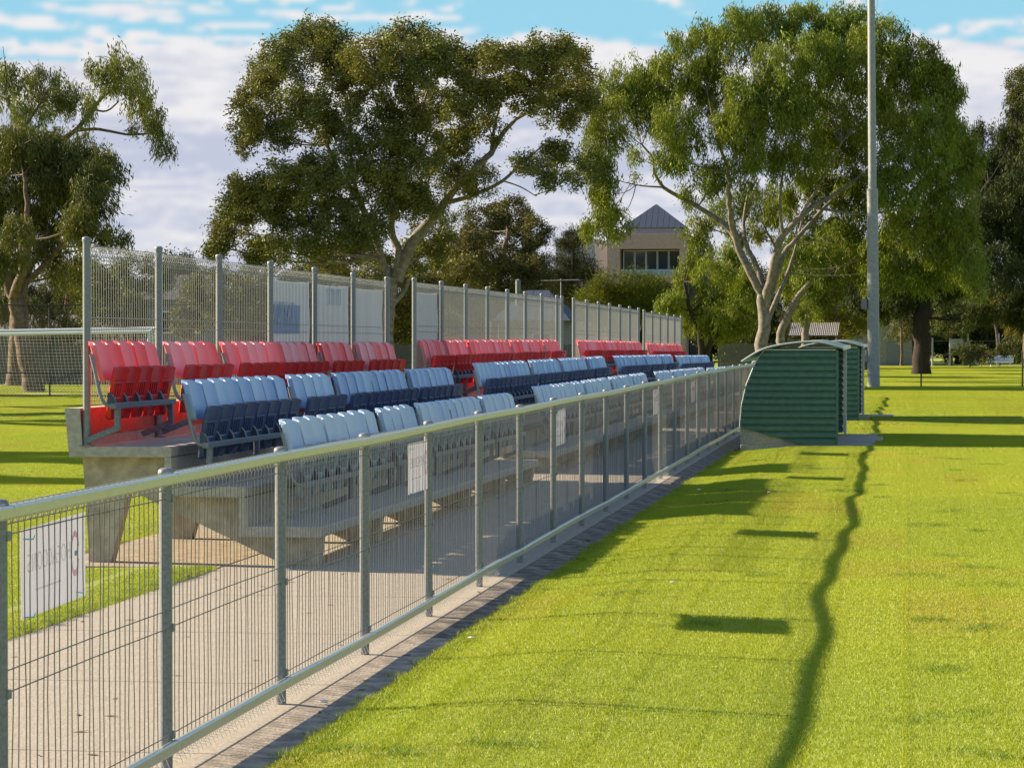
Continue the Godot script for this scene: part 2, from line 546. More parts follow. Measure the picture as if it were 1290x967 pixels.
func roll_mesh(s: Shape, q: Shape, x: float, z0: float, z1: float, low: float, high: float, r: float, back: float, mids: Array, wob: float, roll: float, pitch := 0.075, low_roll := false):
	# rolled-top wire mesh: upright wires whose ends are bent into a triangular roll
	var n := int(absf(z1 - z0) / pitch)
	for i in range(1, n):
		var z := lerpf(z0, z1, (i + 0.0) / n)
		var pts := []
		var a0 := rng.randf_range(-1, 1)
		var a1 := rng.randf_range(-1, 1)
		var b0 := low + (roll if low_roll else 0.0)
		var b1 := high - roll
		var m := 5 if wob > 0.0 else 1
		for k in m + 1:
			var f := float(k) / m
			var off := wob * sin(PI * f) * (a0 + a1 * cos(PI * f * 2.0 + a0 * 3.0))
			pts.append(Vector3(x, lerpf(b0, b1, f), z + off))
		s.tube(pts, r, r, 4)
		var top := Vector3(x, b1, z)
		q.tube([top, Vector3(x + back * 0.55, high, z), Vector3(x - back * 0.45, high - roll * 0.12, z), top + Vector3(0, 0.002, 0.004)], r * 1.15, r * 1.15, 4)
		if low_roll:
			var bt := Vector3(x, b0, z)
			q.tube([bt, Vector3(x + back * 0.9, low, z), Vector3(x - back * 0.8, low + roll * 0.1, z), bt + Vector3(0, -0.002, 0.004)], r * 0.75, r * 0.75, 4)
	var hs := mids.duplicate()
	for h in hs:
		s.tube([Vector3(x - r * 1.8, h, z0), Vector3(x - r * 1.8, h + 0.004, lerpf(z0, z1, 0.5)), Vector3(x - r * 1.8, h, z1)], r * 1.05, r * 1.05, 5)
	for w in [[back * 0.55, high + r], [-back * 0.45, high - roll * 0.12]]:
		q.tube([Vector3(x + w[0], w[1], z0), Vector3(x + w[0], w[1], z1)], r, r, 4)

func post_mesh(h: float, r: float) -> ArrayMesh:
	var s := shape()
	s.lathe(Vector3.ZERO, [[r, 0.0], [r, h - 0.012]], 14)
	return s.mesh()

func cap_mesh(h: float, r: float) -> ArrayMesh:
	var s := shape()
	s.lathe(Vector3.ZERO, [[r * 1.12, h - 0.026], [r * 1.16, h + 0.002], [r * 1.05, h + 0.013], [r * 0.7, h + 0.020], [0.001, h + 0.023]], 14)
	return s.mesh()

func make_back_fence(k: int, u):
	var L: float = u[1] - u[0]
	var n: int = u[4]
	var t := thing("safety_fence", "tall galvanised wire mesh fence along the back of the %s stand" % WHICH[k], "fence", Vector3(-7.055, 1.02 - u[2], -u[0] - 0.05), 0.0, "mesh fences behind the red seats")
	t.rotation.x = -(u[3] - u[2]) / L
	var pm := post_mesh(1.80, 0.034)
	var cm := cap_mesh(1.80, 0.034)
	var step := 2.41 if k == 1 else (L - 0.1) / n
	var at := []
	for j in n + 1: at.append(step * j)
	if k == 1: at.append(L - 0.1)
	for z in at:
		var p := put(t, "post", pm, M.steel, Vector3(0, 0, -z))
		put(p, "cap", cm, M.steel)
		var s := shape()
		s.box(Vector3(0, 0.006, 0), Vector3(0.1, 0.012, 0.12), Basis(), 0.002)
		put(p, "foot_plate", s.mesh(), M.steel)
	for j in at.size() - 1:
		var s := shape()
		var rq := shape()
		roll_mesh(s, rq, -0.012, -at[j] - 0.035, -at[j + 1] + 0.035, 0.352, 1.745, 0.0033 if k == 0 else 0.0040, 0.07, [1.035, 1.12, 1.655, 1.628, 0.39], 0.004, 0.09)
		tag(put(t, "wire_mesh", s.mesh(), M.back_wire), "", "", "", "stuff")
		tag(put(t, "rolled_edge", rq.mesh(), M.roll_wire), "", "", "", "stuff")
	# printed cloth banners hung on the outside of the mesh
	if k == 0:
		var what := [["white banner with a blue block of lettering behind the nearest stand", 3], ["white banner with pale teal lettering, middle of the three behind the seats", 4], ["plain white banner at the far end of the nearest stand's fence", 5]]
		for q in what:
			make_banner(q[0], t, at[q[1]], at[q[1] + 1], q[1])
	if k == 1:
		make_banner("plain white banner at the near end of the second stand's fence", t, at[0], at[1], 9)

func make_banner(label: String, fence: Node3D, z0: float, z1: float, style: int):
	var o := thing("banner", label, "banner", fence.position + Vector3(-0.045, 0.2 - z0 * 0.004, -z0 - 0.05), 0.0, "banners on the back fence")
	var w := z1 - z0 - 0.1
	var s := shape()
	var nx := 14
	var ny := 8
	var pt := func(i: int, j: int) -> Vector3:
		var a := float(i) / nx
		var b := float(j) / ny
		return Vector3(0.010 * sin(a * 9.0 + b * 3.0) + 0.006 * sin(b * 11.0 + a * 4.0 + style), b * 1.43 - 0.02 * sin(PI * a) * b, -a * w)
	for i in nx:
		for j in ny:
			s.quad(pt.call(i, j), pt.call(i + 1, j), pt.call(i + 1, j + 1), pt.call(i, j + 1), Vector3.RIGHT)
	put(o, "cloth", s.mesh(), M.banner)
	if style == 3:
		var b := shape()
		for i in range(0, 10):
			b.quad(pt.call(i, 4) + Vector3(0.006, 0.10, 0), pt.call(i + 1, 4) + Vector3(0.006, 0.10, 0), pt.call(i + 1, 6) + Vector3(0.006, 0.08, 0), pt.call(i, 6) + Vector3(0.006, 0.08, 0), Vector3.RIGHT)
		put(o, "printed_block", b.mesh(), M.ink_blue)
		letters(o, "TAYTON", 0.26, Vector3(0.026, 0.86, -0.12), M.ink_pale)
	elif style == 4:
		letters(o, "mint", 0.30, Vector3(0.03, 1.08, -0.85), M.ink_teal)

func letters(o: Node3D, words: String, size: float, at: Vector3, mat: Material):
	# the print shows through from the other side, so it reads backwards
	var tm := TextMesh.new()
	tm.text = words
	var f := SystemFont.new()
	f.font_names = PackedStringArray(["Droid Sans"])
	tm.font = f
	tm.font_size = 64
	tm.pixel_size = size / 64.0 * 1.25
	tm.depth = 0.002
	tm.horizontal_alignment = HORIZONTAL_ALIGNMENT_RIGHT
	tm.vertical_alignment = VERTICAL_ALIGNMENT_BOTTOM
	var p := put(o, "lettering", tm, mat, at)
	p.rotation.y = -PI / 2.0   # turned to face away from the lawn: seen from the lawn it reads backwards

# seats: start, end (metres along the row), how many
const ROWS := {
	"red": [-6.97, 1.02, [[23.62, 25.73, 5], [26.08, 28.08, 4], [28.31, 32.88, 10], [33.15, 35.09, 4], [35.42, 38.03, 5], [40.30, 42.30, 5], [42.40, 44.52, 5], [44.64, 49.54, 10], [49.64, 51.87, 5], [51.95, 53.98, 4], [54.31, 56.59, 5], [60.10, 61.60, 4], [61.66, 64.13, 5], [64.20, 66.90, 6], [66.98, 69.05, 4], [69.12, 71.48, 5], [71.60, 74.57, 6], [76.53, 80.96, 9], [81.15, 86.01, 11], [86.10, 88.10, 4]]],
	"blue": [-6.18, 0.68, [[23.74, 27.66, 8], [27.88, 30.03, 4], [30.19, 34.52, 9], [34.70, 38.10, 7], [40.25, 46.07, 12], [46.34, 50.30, 8], [50.48, 54.48, 8], [54.76, 57.95, 7], [60.20, 64.25, 8], [64.52, 66.81, 5], [67.10, 71.27, 8], [71.62, 74.9, 7], [76.60, 80.7, 8], [80.95, 85.05, 8], [85.3, 89.2, 8]]],
	"light": [-5.32, 0.34, [[23.78, 28.00, 8], [28.21, 30.34, 4], [30.48, 35.04, 9], [35.20, 38.05, 6], [40.43, 46.41, 11], [46.64, 50.82, 8], [51.07, 54.91, 8], [55.16, 57.95, 6], [60.30, 64.60, 8], [64.9, 67.26, 5], [67.55, 71.49, 8], [71.76, 74.9, 6], [76.60, 80.7, 8], [80.95, 85.05, 8], [85.3, 89.2, 8]]]}
const NTH := ["first", "second", "third", "fourth", "fifth", "sixth"]
const COUNT := {4: "four", 5: "five", 6: "six", 7: "seven", 8: "eight", 9: "nine", 10: "ten", 11: "eleven", 12: "twelve"}

func shell(rows: Array, thick: float, w: float, top_cut: float) -> ArrayMesh:
	# a moulded plastic shell: rows of [x, y, half width share], pulled across, with rolled edges
	var s := shape()
	var cols := 10
	var m := rows.size()
	var front := []
	var back := []
	for i in m:
		var fr := []
		var bk := []
		var r = rows[i]
		for j in cols + 1:
			var f := float(j) / cols * 2.0 - 1.0
			var edge := pow(absf(f), 6.0)
			var bow := -0.026 * (1.0 - f * f) + 0.010 * pow(absf(f), 8.0)
			var lift := -top_cut * edge * pow(float(i) / (m - 1), 6.0)
			fr.append(Vector3(r[0] + bow + 0.006 * edge, r[1] + lift, -f * w * 0.5 * r[2]))
			bk.append(Vector3(r[0] + bow - thick, r[1] + lift, -f * w * 0.5 * r[2]))
		front.append(fr)
		back.append(bk)
	for i in m - 1:
		for j in cols:
			var o := Vector3.RIGHT
			s.quad(front[i][j], front[i][j + 1], front[i + 1][j + 1], front[i + 1][j], o)
			s.quad(back[i][j], back[i][j + 1], back[i + 1][j + 1], back[i + 1][j], -o)
		for j in [0, cols]:
			s.quad(front[i][j], back[i][j], back[i + 1][j], front[i + 1][j], Vector3(0, 0, 1 if j == 0 else -1))
	for j in cols:
		s.quad(front[0][j], front[0][j + 1], back[0][j + 1], back[0][j], Vector3.DOWN)
		s.quad(front[m - 1][j], front[m - 1][j + 1], back[m - 1][j + 1], back[m - 1][j], Vector3.UP)
	return smooth(s)

func smooth(s: Shape, limit := 0.62) -> ArrayMesh:
	# average the normals of faces that meet at a shallow angle
	var near := {}
	for i in s.v.size():
		var key := Vector3i((s.v[i] * 4000.0).round())
		if not near.has(key): near[key] = []
		near[key].append(s.n[i])
	for i in s.v.size():
		var sum := Vector3.ZERO
		for k in near[Vector3i((s.v[i] * 4000.0).round())]:
			if k.dot(s.n[i]) > limit: sum += k
		s.n[i] = sum.normalized()
	return s.mesh()

func make_seats():
	var w := 0.457
	# the backrest leans; its top edge rolls over
	var back := shell([[0.085, 0.575, 0.80], [0.078, 0.60, 0.93], [0.066, 0.66, 0.98], [0.040, 0.76, 1.0], [0.014, 0.86, 0.99], [0.003, 0.90, 0.97], [-0.012, 0.918, 0.90]], 0.040, w, 0.045)
	# the pan, tipped up: its ribbed underside faces the lawn
	var pan_base := shell([[0.12, 0.235, 0.45], [0.125, 0.255, 0.66], [0.135, 0.32, 0.80], [0.15, 0.42, 0.86], [0.172, 0.54, 0.95], [0.192, 0.64, 0.97], [0.206, 0.695, 0.93]], 0.03, w, 0.02)
	var ribs := shape()
	var lean := Basis(Vector3(0, 0, 1), -0.19)
	for z in [-0.13, -0.045, 0.045, 0.13]:
		ribs.box(Vector3(0.158, 0.455, z), Vector3(0.022, 0.17, 0.02), lean, 0.004)
	ribs.box(Vector3(0.178, 0.555, 0), Vector3(0.02, 0.012, 0.36), lean, 0.003)
	ribs.box(Vector3(0.150, 0.40, 0), Vector3(0.03, 0.06, 0.30), lean, 0.008)
	var ribs_mesh := ribs.mesh()
	var lug := shape()
	lug.prism(PackedVector2Array([Vector2(0.14, 0.378), Vector2(0.215, 0.378), Vector2(0.20, 0.43), Vector2(0.165, 0.475), Vector2(0.145, 0.47)]), -0.03, 0.03)
	var lug_mesh := lug.mesh()
	var row_name := {"red": "top", "blue": "middle", "light": "front"}
	var shade := {"red": "red", "blue": "dark blue", "light": "pale blue"}
	for key in ["red", "blue", "light"]:
		var X: float = ROWS[key][0]
		var T: float = ROWS[key][1]
		var seen := [0, 0, 0, 0]
		for bk in ROWS[key][2]:
			var d0: float = bk[0] + (0.0 if float(bk[0]) < 24.0 else 0.05)
			var d1: float = bk[1] - 0.14
			var n: int = bk[2]
			var unit := 0
			for k in 4:
				if d0 > UNITS[k][0] - 0.5: unit = k
			var label := "%s bank of %s flip-up seats, %s along the %s row of the %s stand" % [shade[key], COUNT[n], NTH[seen[unit]], row_name[key], WHICH[unit]]
			seen[unit] += 1
			var t := thing("seat_bank", label, "stadium seats", Vector3(X, T - drop_at(d0), -d0), 0.0, "%s seats in the %s row" % [shade[key], row_name[key]])
			t.rotation.x = tilt_of(d0, d1)
			var pitch := (d1 - d0) / n
			for i in n:
				var z := -(i + 0.5) * pitch
				var seat := Node3D.new()
				seat.name = "seat" if i == 0 else "seat_%03d" % i
				t.add_child(seat, true)
				seat.position = Vector3(rng.randf_range(-0.004, 0.004), rng.randf_range(-0.003, 0.003), z)
				seat.scale.z = pitch / 0.485
				var tone: int = [0, 1, 1, 2][rng.randi() % 4]
				var br := put(seat, "backrest", back, M["%s_%d" % [key, tone]])
				br.rotation.z = rng.randf_range(-0.016, 0.012)
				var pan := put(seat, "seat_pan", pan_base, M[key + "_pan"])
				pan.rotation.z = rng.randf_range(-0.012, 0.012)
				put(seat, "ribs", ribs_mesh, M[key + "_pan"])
				put(seat, "hinge_lug", lug_mesh, M.lug, Vector3(0, 0, 0.2425))
			# beam with hinge lugs
			var s := shape()
			s.box(Vector3(0.195, 0.355, -(d1 - d0) * 0.5), Vector3(0.05, 0.05, d1 - d0 + 0.08), Basis(), 0.004)
			put(t, "beam", s.mesh(), M.seat_steel)
			# curved arms that carry the backs, at both ends and between
			var arms := 2 if n < 7 else 3
			for i in arms:
				var z := lerpf(0.025, -(d1 - d0) - 0.025, float(i) / (arms - 1))
				s = shape()
				s.tube([Vector3(0.0, 0.80, z), Vector3(0.03, 0.68, z), Vector3(0.055, 0.56, z), Vector3(0.075, 0.47, z), Vector3(0.10, 0.40, z), Vector3(0.135, 0.365, z), Vector3(0.20, 0.352, z)], 0.017, 0.017, 6, true)
				put(t, "arm", s.mesh(), M.steel)
				s = shape()
				var lz := z - 0.12 if i == 0 else (z + 0.12 if i == arms - 1 else z)
				s.box(Vector3(0.20, 0.25, lz), Vector3(0.05, 0.20, 0.05), Basis(), 0.004)
				var dirv := Vector3(0.20, 0.165, lz) - Vector3(-0.06, 0.06, lz)
				s.box(Vector3(0.075, 0.11, lz), Vector3(dirv.length() + 0.03, 0.05, 0.045), Basis(Vector3(0, 0, 1), atan2(dirv.y, dirv.x)), 0.004)
				put(t, "leg", s.mesh(), M.seat_steel)

# ---------------------------------------------------------------- the long fence on the lawn's edge
func make_front_fence():
	var t := thing("pitch_fence", "waist-high galvanised wire mesh fence running beside the lawn into the distance", "fence", Vector3(FENCE_X, 0, -7.73))
	var h := 1.36
	var pm := post_mesh(h + 0.012, 0.030)
	var cm := cap_mesh(h + 0.008, 0.031)
	var n := 37
	var step := 2.38
	var ys := []
	for j in n + 1:
		ys.append(-0.25 * smoothstep(55.0, 100.0, 7.73 + step * j) + (rng.randf_range(-0.010, 0.010) if j > 1 else 0.0))
	for j in n + 1:
		var z := -step * j
		var p := put(t, "post", pm, M.steel, Vector3(-0.03, ys[j] - 0.005, z))
		put(p, "cap", cm, M.steel)
		if j < 14:
			var s := shape()
			for q in [h - 0.03, 0.115]:
				s.lathe(Vector3(0.0, 0, 0), [[0.0, 0.0], [0.001, 0.0]], 3)
				s.box(Vector3(0.056, q, -0.055), Vector3(0.006, 0.018, 0.018), Basis(Vector3.RIGHT, 0.6), 0.002)
			put(p, "bolt", s.mesh(), M.bolt)
			s = shape()
			for q in [0.66, 1.25, 0.17]:
				s.box(Vector3(0.022, q, -0.012), Vector3(0.03, 0.035, 0.04), Basis(), 0.003)
			put(p, "clip", s.mesh(), M.steel)
	for j in n:
		var z0 := -step * j
		var z1 := -step * (j + 1)
		var a := Vector3(0.012, ys[j] + h - 0.024, z0)
		var b := Vector3(0.012, ys[j + 1] + h - 0.024, z1)
		var yaw := Basis(Vector3.RIGHT, atan2(b.y - a.y, step))
		var s := shape()
		s.box((a + b) * 0.5, Vector3(0.038, 0.050, step - 0.003), yaw, 0.008)
		put(t, "top_rail", s.mesh(), M.rail)
		s = shape()
		s.box((a + b) * 0.5 + Vector3(0, -h + 0.138, 0), Vector3(0.038, 0.054, step - 0.003), yaw, 0.007)
		put(t, "bottom_rail", s.mesh(), M.rail)
		s = shape()
		var rq := shape()
		roll_mesh(s, rq, -0.018, z0 - 0.03, z1 + 0.03, 0.025, h + 0.004, 0.0027, 0.040, [1.245, 0.735, 0.652, 1.285, 0.16], 0.022 if j < 12 else 0.016, 0.085, 0.075, true)
		var w := put(t, "wire_mesh", s.mesh(), M.wire, Vector3(0, (ys[j] + ys[j + 1]) * 0.5, 0))
		tag(w, "", "", "", "stuff")
		tag(put(t, "rolled_edge", rq.mesh(), M.roll_wire, Vector3(0, (ys[j] + ys[j + 1]) * 0.5, 0)), "", "", "", "stuff")
	# small sign boards tied to the mesh, seen from behind
	var where := [[10.38, 0.02], [18.82, 0.0], [26.9, 0.012], [37.6, 0.0], [44.3, 0.01]]
	var place := ["nearest the front end of the fence", "second along the fence from the front", "third along the fence from the front", "fourth along the fence from the front", "fifth along the fence, close to the green shelter"]
	for i in where.size():
		make_sign("white sign board, print showing through, tied %s" % place[i], where[i][0], where[i][1])

func make_sign(label: String, d: float, tip: float):
	var o := thing("fence_sign", label, "sign", Vector3(FENCE_X - 0.032, 0.905, -d), 0.0, "white boards tied to the pitch fence")
	var w := 0.84
	var h := 0.345
	var s := shape()
	s.box(Vector3(0, h * 0.5, -w * 0.5), Vector3(0.005, h, w), Basis(), 0.0015)
	put(o, "board", s.mesh(), M.corflute)
	letters(o, "HOEACOONS", 0.078, Vector3(0.0042, 0.150, -0.06), M.ink_grey)
	s = shape()
	# a ring, open at the side
	for k in 20:
		if k == 9 or k == 10 : continue
		var a0 := TAU * k / 20.0
		var a1 := TAU * (k + 1) / 20.0
		var c := Vector3(0.0042, 0.19, -0.69)
		var p := func(a: float, r: float) -> Vector3: return c + Vector3(0, sin(a) * r * 1.25, cos(a) * r * 0.8)
		s.quad(p.call(a0, 0.075), p.call(a1, 0.075), p.call(a1, 0.055), p.call(a0, 0.055), Vector3.RIGHT)
	put(o, "ring_mark", s.mesh(), M.ink_pink)
	s = shape()
	s.box(Vector3(0.0042, 0.19, -0.70), Vector3(0.001, 0.02, 0.03))
	put(o, "dot_mark", s.mesh(), M.ink_blue)
	s = shape()
	s.box(Vector3(0.0042, 0.10, -0.33), Vector3(0.001, 0.008, 0.34))
	put(o, "small_print", s.mesh(), M.ink_grey)
	for q in [[0.31, -0.01, 0.10], [0.01, -0.01, 0.10], [0.03, -0.79, -0.14]]:
		s = shape()
		s.tube([Vector3(0.008, q[0], q[1]), Vector3(0.03, q[0] - 0.004, q[1] - q[2] * 0.5), Vector3(0.02, q[0] + 0.006, q[1] - q[2])], 0.003, 0.002, 5)
		put(o, "tie", s.mesh(), M.tie)
	o.rotation.x = tip

# ---------------------------------------------------------------- dugouts
const CURVE := [[0.30, 0.0], [0.36, 0.0], [0.69, 0.03], [1.03, 0.11], [1.34, 0.235], [1.52, 0.33], [1.63, 0.42]]
func curve_x(h: float) -> float:
	for i in CURVE.size() - 1:
		if h <= CURVE[i + 1][0]:
			return lerpf(CURVE[i][1], CURVE[i + 1][1], clampf((h - CURVE[i][0]) / (CURVE[i + 1][0] - CURVE[i][0]), 0, 1))
	return 0.42

func make_dugouts():
	var L := 5.6
	var W := 1.63
	var t := thing("dugout", "nearer green corrugated iron team shelter with curved back by the fence", "dugout", Vector3(-2.81, 0.09, -48.5), 0.0, "green team shelters beside the lawn")
	for e in [0.0, L]:
		var s := shape()
		var h := 0.02
		var dh := 0.0115
		var prof := func(y: float) -> float:
			var f := fposmod(y / 0.115, 1.0)
			return 0.030 * (smoothstep(0.02, 0.14, f) - smoothstep(0.76, 0.80, f))
		var left := func(y: float) -> float:
			if y < 0.30: return lerpf(1.06, 0.0, y / 0.30)
			return curve_x(y)
		while h < 1.62:
			var a := h
			var b := h + dh
			var z0: float = -e + prof.call(a)
			var z1: float = -e + prof.call(b)
			s.quad(Vector3(left.call(a), a, z0), Vector3(W, a, z0), Vector3(W, b, z1), Vector3(left.call(b), b, z1), Vector3(0, 0, 1))
			h += dh
		put(t, "end_wall", s.mesh(), M.dugout_green)
		s = shape()
		s.prism(PackedVector2Array([Vector2(0.0, -0.08), Vector2(1.15, -0.08), Vector2(1.15, 0.0), Vector2(0.0, 0.315)]), -e - 0.16, -e - 0.01)
		put(t, "footing", s.mesh(), M.footing)
		s = shape()
		s.box(Vector3(0.86, 0.86, -e + 0.032), Vector3(0.010, 1.5, 0.004), Basis(), 0.001)
		put(t, "sheet_lap", s.mesh(), M.dugout_green)
		s = shape()
		for yy in [0.3, 0.645, 0.99, 1.335, 1.565]:
			for xx in [0.5, 0.86, 1.25, 1.58]:
				if xx > curve_x(yy) + 0.05: s.box(Vector3(xx, yy - 0.02, -e + 0.032), Vector3(0.010, 0.010, 0.006), Basis(), 0.003)
		tag(put(t, "screws", s.mesh(), M.footing), "", "", "", "stuff")
		# pale edge trim up the curved back and across the top
		s = shape()
		var pts := []
		for q in CURVE: pts.append(Vector3(q[1] - 0.01, q[0], -e + 0.012))
		s.tube(pts, 0.009, 0.009, 6)
		s.box(Vector3((0.42 + W) * 0.5, 1.632, -e + 0.012), Vector3(W - 0.42, 0.02, 0.04), Basis(), 0.003)
		put(t, "edge_trim", s.mesh(), M.dugout_trim)
		s = shape()
		s.box(Vector3(W + 0.02, 0.82, -e), Vector3(0.045, 1.62, 0.05), Basis(), 0.005)
		put(t, "corner_post", s.mesh(), M.dugout_green if e == 0.0 else M.dugout_trim)
	# curved back sheet
	var s := shape()
	for i in CURVE.size() - 1:
		var a = CURVE[i]; var b = CURVE[i + 1]
		s.quad(Vector3(a[1], a[0], -0.02), Vector3(a[1], a[0], -L + 0.02), Vector3(b[1], b[0], -L + 0.02), Vector3(b[1], b[0], -0.02), Vector3.LEFT)
	put(t, "back_wall", smooth(s), M.dugout_green)
	# arched roof sheet with an edge flashing at each end
	var arc := []
	var ctl := [Vector2(0.02, 1.43), Vector2(0.42, 1.655), Vector2(0.94, 1.755), Vector2(1.345, 1.765), Vector2(1.76, 1.665)]
	for i in 4:
		for k in 5:
			var f := k / 5.0
			var p: Vector2 = ctl[i].cubic_interpolate(ctl[i + 1], ctl[maxi(i - 1, 0)], ctl[mini(i + 2, 4)], f)
			arc.append(p)
	arc.append(ctl[4])
	s = shape()
	var poly := PackedVector2Array()
	for p in arc: poly.append(p)
	for i in range(arc.size() - 1, -1, -1): poly.append(arc[i] - Vector2(0, 0.022))
	s.prism(poly, -L - 0.1, 0.1)
	put(t, "roof", smooth(s), M.dugout_green)
	for z in [0.105, -L - 0.105]:
		s = shape()
		var pts := []
		for p in arc: pts.append(Vector3(p.x, p.y, z))
		s.tube(pts, 0.015, 0.015, 6, true)
		put(t, "roof_trim", s.mesh(), M.dugout_trim)
	s = shape()
	s.box(Vector3(1.76, 1.655, -L * 0.5), Vector3(0.03, 0.06, L + 0.2), Basis(), 0.006)
	put(t, "front_gutter", s.mesh(), M.dugout_trim)
	s = shape()
	s.box(Vector3(1.68, 0.83, -L + 0.25), Vector3(0.05, 1.64, 0.05), Basis(), 0.004)
	put(t, "front_post", s.mesh(), M.dugout_trim)
	s = shape()
	s.box(Vector3(0.42, 0.42, -L * 0.5), Vector3(0.38, 0.05, L - 0.2), Basis(), 0.01)
	for z in [0.4, 2.0, 3.6, 5.2]: s.box(Vector3(0.42, 0.2, -z), Vector3(0.3, 0.4, 0.05))
	put(t, "bench", s.mesh(), M.grey_blue)
	s = shape()
	s.box(Vector3(1.2, -0.06, -L * 0.5), Vector3(2.4, 0.12, L + 0.02), Basis(), 0.01)
	put(t, "floor_slab", s.mesh(), M.footing)
	var c: Node3D = t.duplicate()
	c.name = numbered("dugout")
	add_child(c, true)
	c.position = Vector3(-2.68, 0.06, -62.6)
	c.set_meta("label", "farther green corrugated iron team shelter, mostly hidden by the nearer one")

# ---------------------------------------------------------------- lighting pole
func make_pole():
	var t := thing("floodlight_pole", "tall grey steel floodlight pole standing beyond the green shelters", "light pole", Vector3(-1.27, -0.26, -114.9))
	t.rotation.z = deg_to_rad(0.5)
	var s := shape()
	s.lathe(Vector3.ZERO, [[0.255, 0.0], [0.235, 3.0], [0.215, 7.9]], 20)
	put(t, "lower_shaft", s.mesh(), M.pole)
	s = shape()
	s.lathe(Vector3.ZERO, [[0.225, 7.7], [0.225, 8.1], [0.2, 8.12], [0.16, 8.14]], 20)
	put(t, "collar", s.mesh(), M.pole)
	s = shape()
	s.lathe(Vector3.ZERO, [[0.165, 8.1], [0.15, 16.0], [0.11, 28.0], [0.001, 28.02]], 20)
	put(t, "upper_shaft", s.mesh(), M.pole)
	s = shape()
	s.box(Vector3(-0.36, 3.45, 0.0), Vector3(0.22, 0.42, 0.3), Basis(), 0.02)
	put(t, "switch_box", s.mesh(), M.grey_blue)
	s = shape()
	s.box(Vector3(-0.27, 1.35, 0.0), Vector3(0.12, 0.5, 0.2), Basis(), 0.03)
	put(t, "access_cover", s.mesh(), M.pole)
	s = shape()
	s.box(Vector3(0, 27.4, 0), Vector3(3.2, 0.12, 0.12), Basis(), 0.01)
	put(t, "cross_arm", s.mesh(), M.pole)
	for x in [-1.3, -0.45, 0.45, 1.3]:
		s = shape()
		s.box(Vector3(x, 27.75, 0.1), Vector3(0.5, 0.5, 0.25), Basis(Vector3.RIGHT, 0.5), 0.05)
		put(t, "lamp_head", s.mesh(), M.grey_blue)

# ---------------------------------------------------------------- goal
func make_goal():
	var w := 7.32
	var h := 2.26
	var t := thing("soccer_goal", "white soccer goal with net on the far left pitch", "goal", Vector3(-25.8, -0.23, -94.3))
	var s := shape()
	s.tube([Vector3(0, 0, 0), Vector3(0, h + 0.02, 0)], 0.055, 0.055, 10)
	put(t, "post", s.mesh(), M.white)
	s = shape()
	s.tube([Vector3(-w, 0, 0), Vector3(-w, h, 0)], 0.055, 0.055, 10)
	put(t, "post", s.mesh(), M.white)
	s = shape()
	s.tube([Vector3(-w - 0.05, h - 0.10, 0), Vector3(0.05, h + 0.03, 0)], 0.055, 0.055, 10, true)
	put(t, "crossbar", s.mesh(), M.white)
	s = shape()
	s.tube([Vector3(0, h, 0), Vector3(-0.03, h + 0.14, -0.9), Vector3(-w + 0.03, h + 0.02, -0.9), Vector3(-w, h, 0)], 0.07, 0.07, 8)
	put(t, "rear_bar", s.mesh(), M.white)
	s = shape()
	s.tube([Vector3(-0.03, h + 0.1, -0.9), Vector3(-0.03, 0.02, -2.0), Vector3(-w + 0.03, 0.02, -2.0), Vector3(-w + 0.03, h, -0.9)], 0.025, 0.025, 6)
	put(t, "ground_bar", s.mesh(), M.white)
	s = shape()
	var r := 0.0045
	var n := 56
	for i in n + 1:
		var x := -w * i / n
		s.tube([Vector3(x, h + 0.1 - 0.12 * i / n, -0.9), Vector3(x, 1.1, -1.35), Vector3(x, 0.03, -2.0)], r, r, 3)
	for j in 20:
		var f := j / 20.0
		var y := h * (1.0 - f)
		s.tube([Vector3(0, y, -0.9 - 1.1 * f * f), Vector3(-w * 0.5, y - 0.03, -0.85 - 1.1 * f), Vector3(-w, y, -0.9 - 1.1 * f * f)], r, r, 3)
	for x in [0.0, -w]:
		for j in 16:
			var f := (j + 1) / 17.0
			s.tube([Vector3(x, h * f, 0), Vector3(x, h * f, -0.9 - 1.1 * (1.0 - f))], r, r, 3)
		for j in 14:
			var zz := -2.0 * (j + 1) / 15.0
			s.tube([Vector3(x, 0.02, zz), Vector3(x, h if zz > -0.9 else h * (1.0 - (-zz - 0.9) / 1.1), zz)], r, r, 3)
	tag(put(t, "net", s.mesh(), M.net), "", "", "", "stuff")

# ---------------------------------------------------------------- boundary fences
func rail_fence(label: String, x0: float, x1: float, d: float, h: float, step: float, rails: Array, skew := 0.0):
	var y0 := ground(x0, d)
	var t := thing("boundary_fence", label, "fence", Vector3(x0, y0, -d))
	var x := 0.0
	var s := shape()
	s.lathe(Vector3.ZERO, [[0.032, 0.0], [0.032, h], [0.001, h + 0.02]], 8)
	var pm := s.mesh()
	while x <= x1 - x0 + 0.01:
		put(t, "post", pm, M.black, Vector3(x, 0, -skew * x))
		x += step
	for r in (rails if h > 2.0 else [rails[0]]):
		s = shape()
		s.tube([Vector3(0, r, 0), Vector3(x - step, r, -skew * (x - step))], 0.024, 0.024, 6)
		put(t, "rail", s.mesh(), M.black)
	s = shape()
	# woven wire between the rails, as slanting strands
	var low: float = rails[0]
	var lift: float = float(rails[rails.size() - 1]) - low
	var k := -lift
	while k < x - step and h > 2.0:
		for sg in [1.0, -1.0]:
			var a0 := maxf(k, 0.0)
			var a1 := minf(k + lift, x - step)
			if a1 <= a0: continue
			var ya := a0 - k
			var yb := a1 - k
			if sg < 0:
				ya = lift - ya
				yb = lift - yb
			s.tube([Vector3(a0, low + ya, -skew * a0), Vector3(a1, low + yb, -skew * a1)], 0.0025, 0.0025, 3)
		k += 0.13
	if h > 2.0: tag(put(t, "woven_wire", s.mesh(), M.black), "", "", "", "stuff")

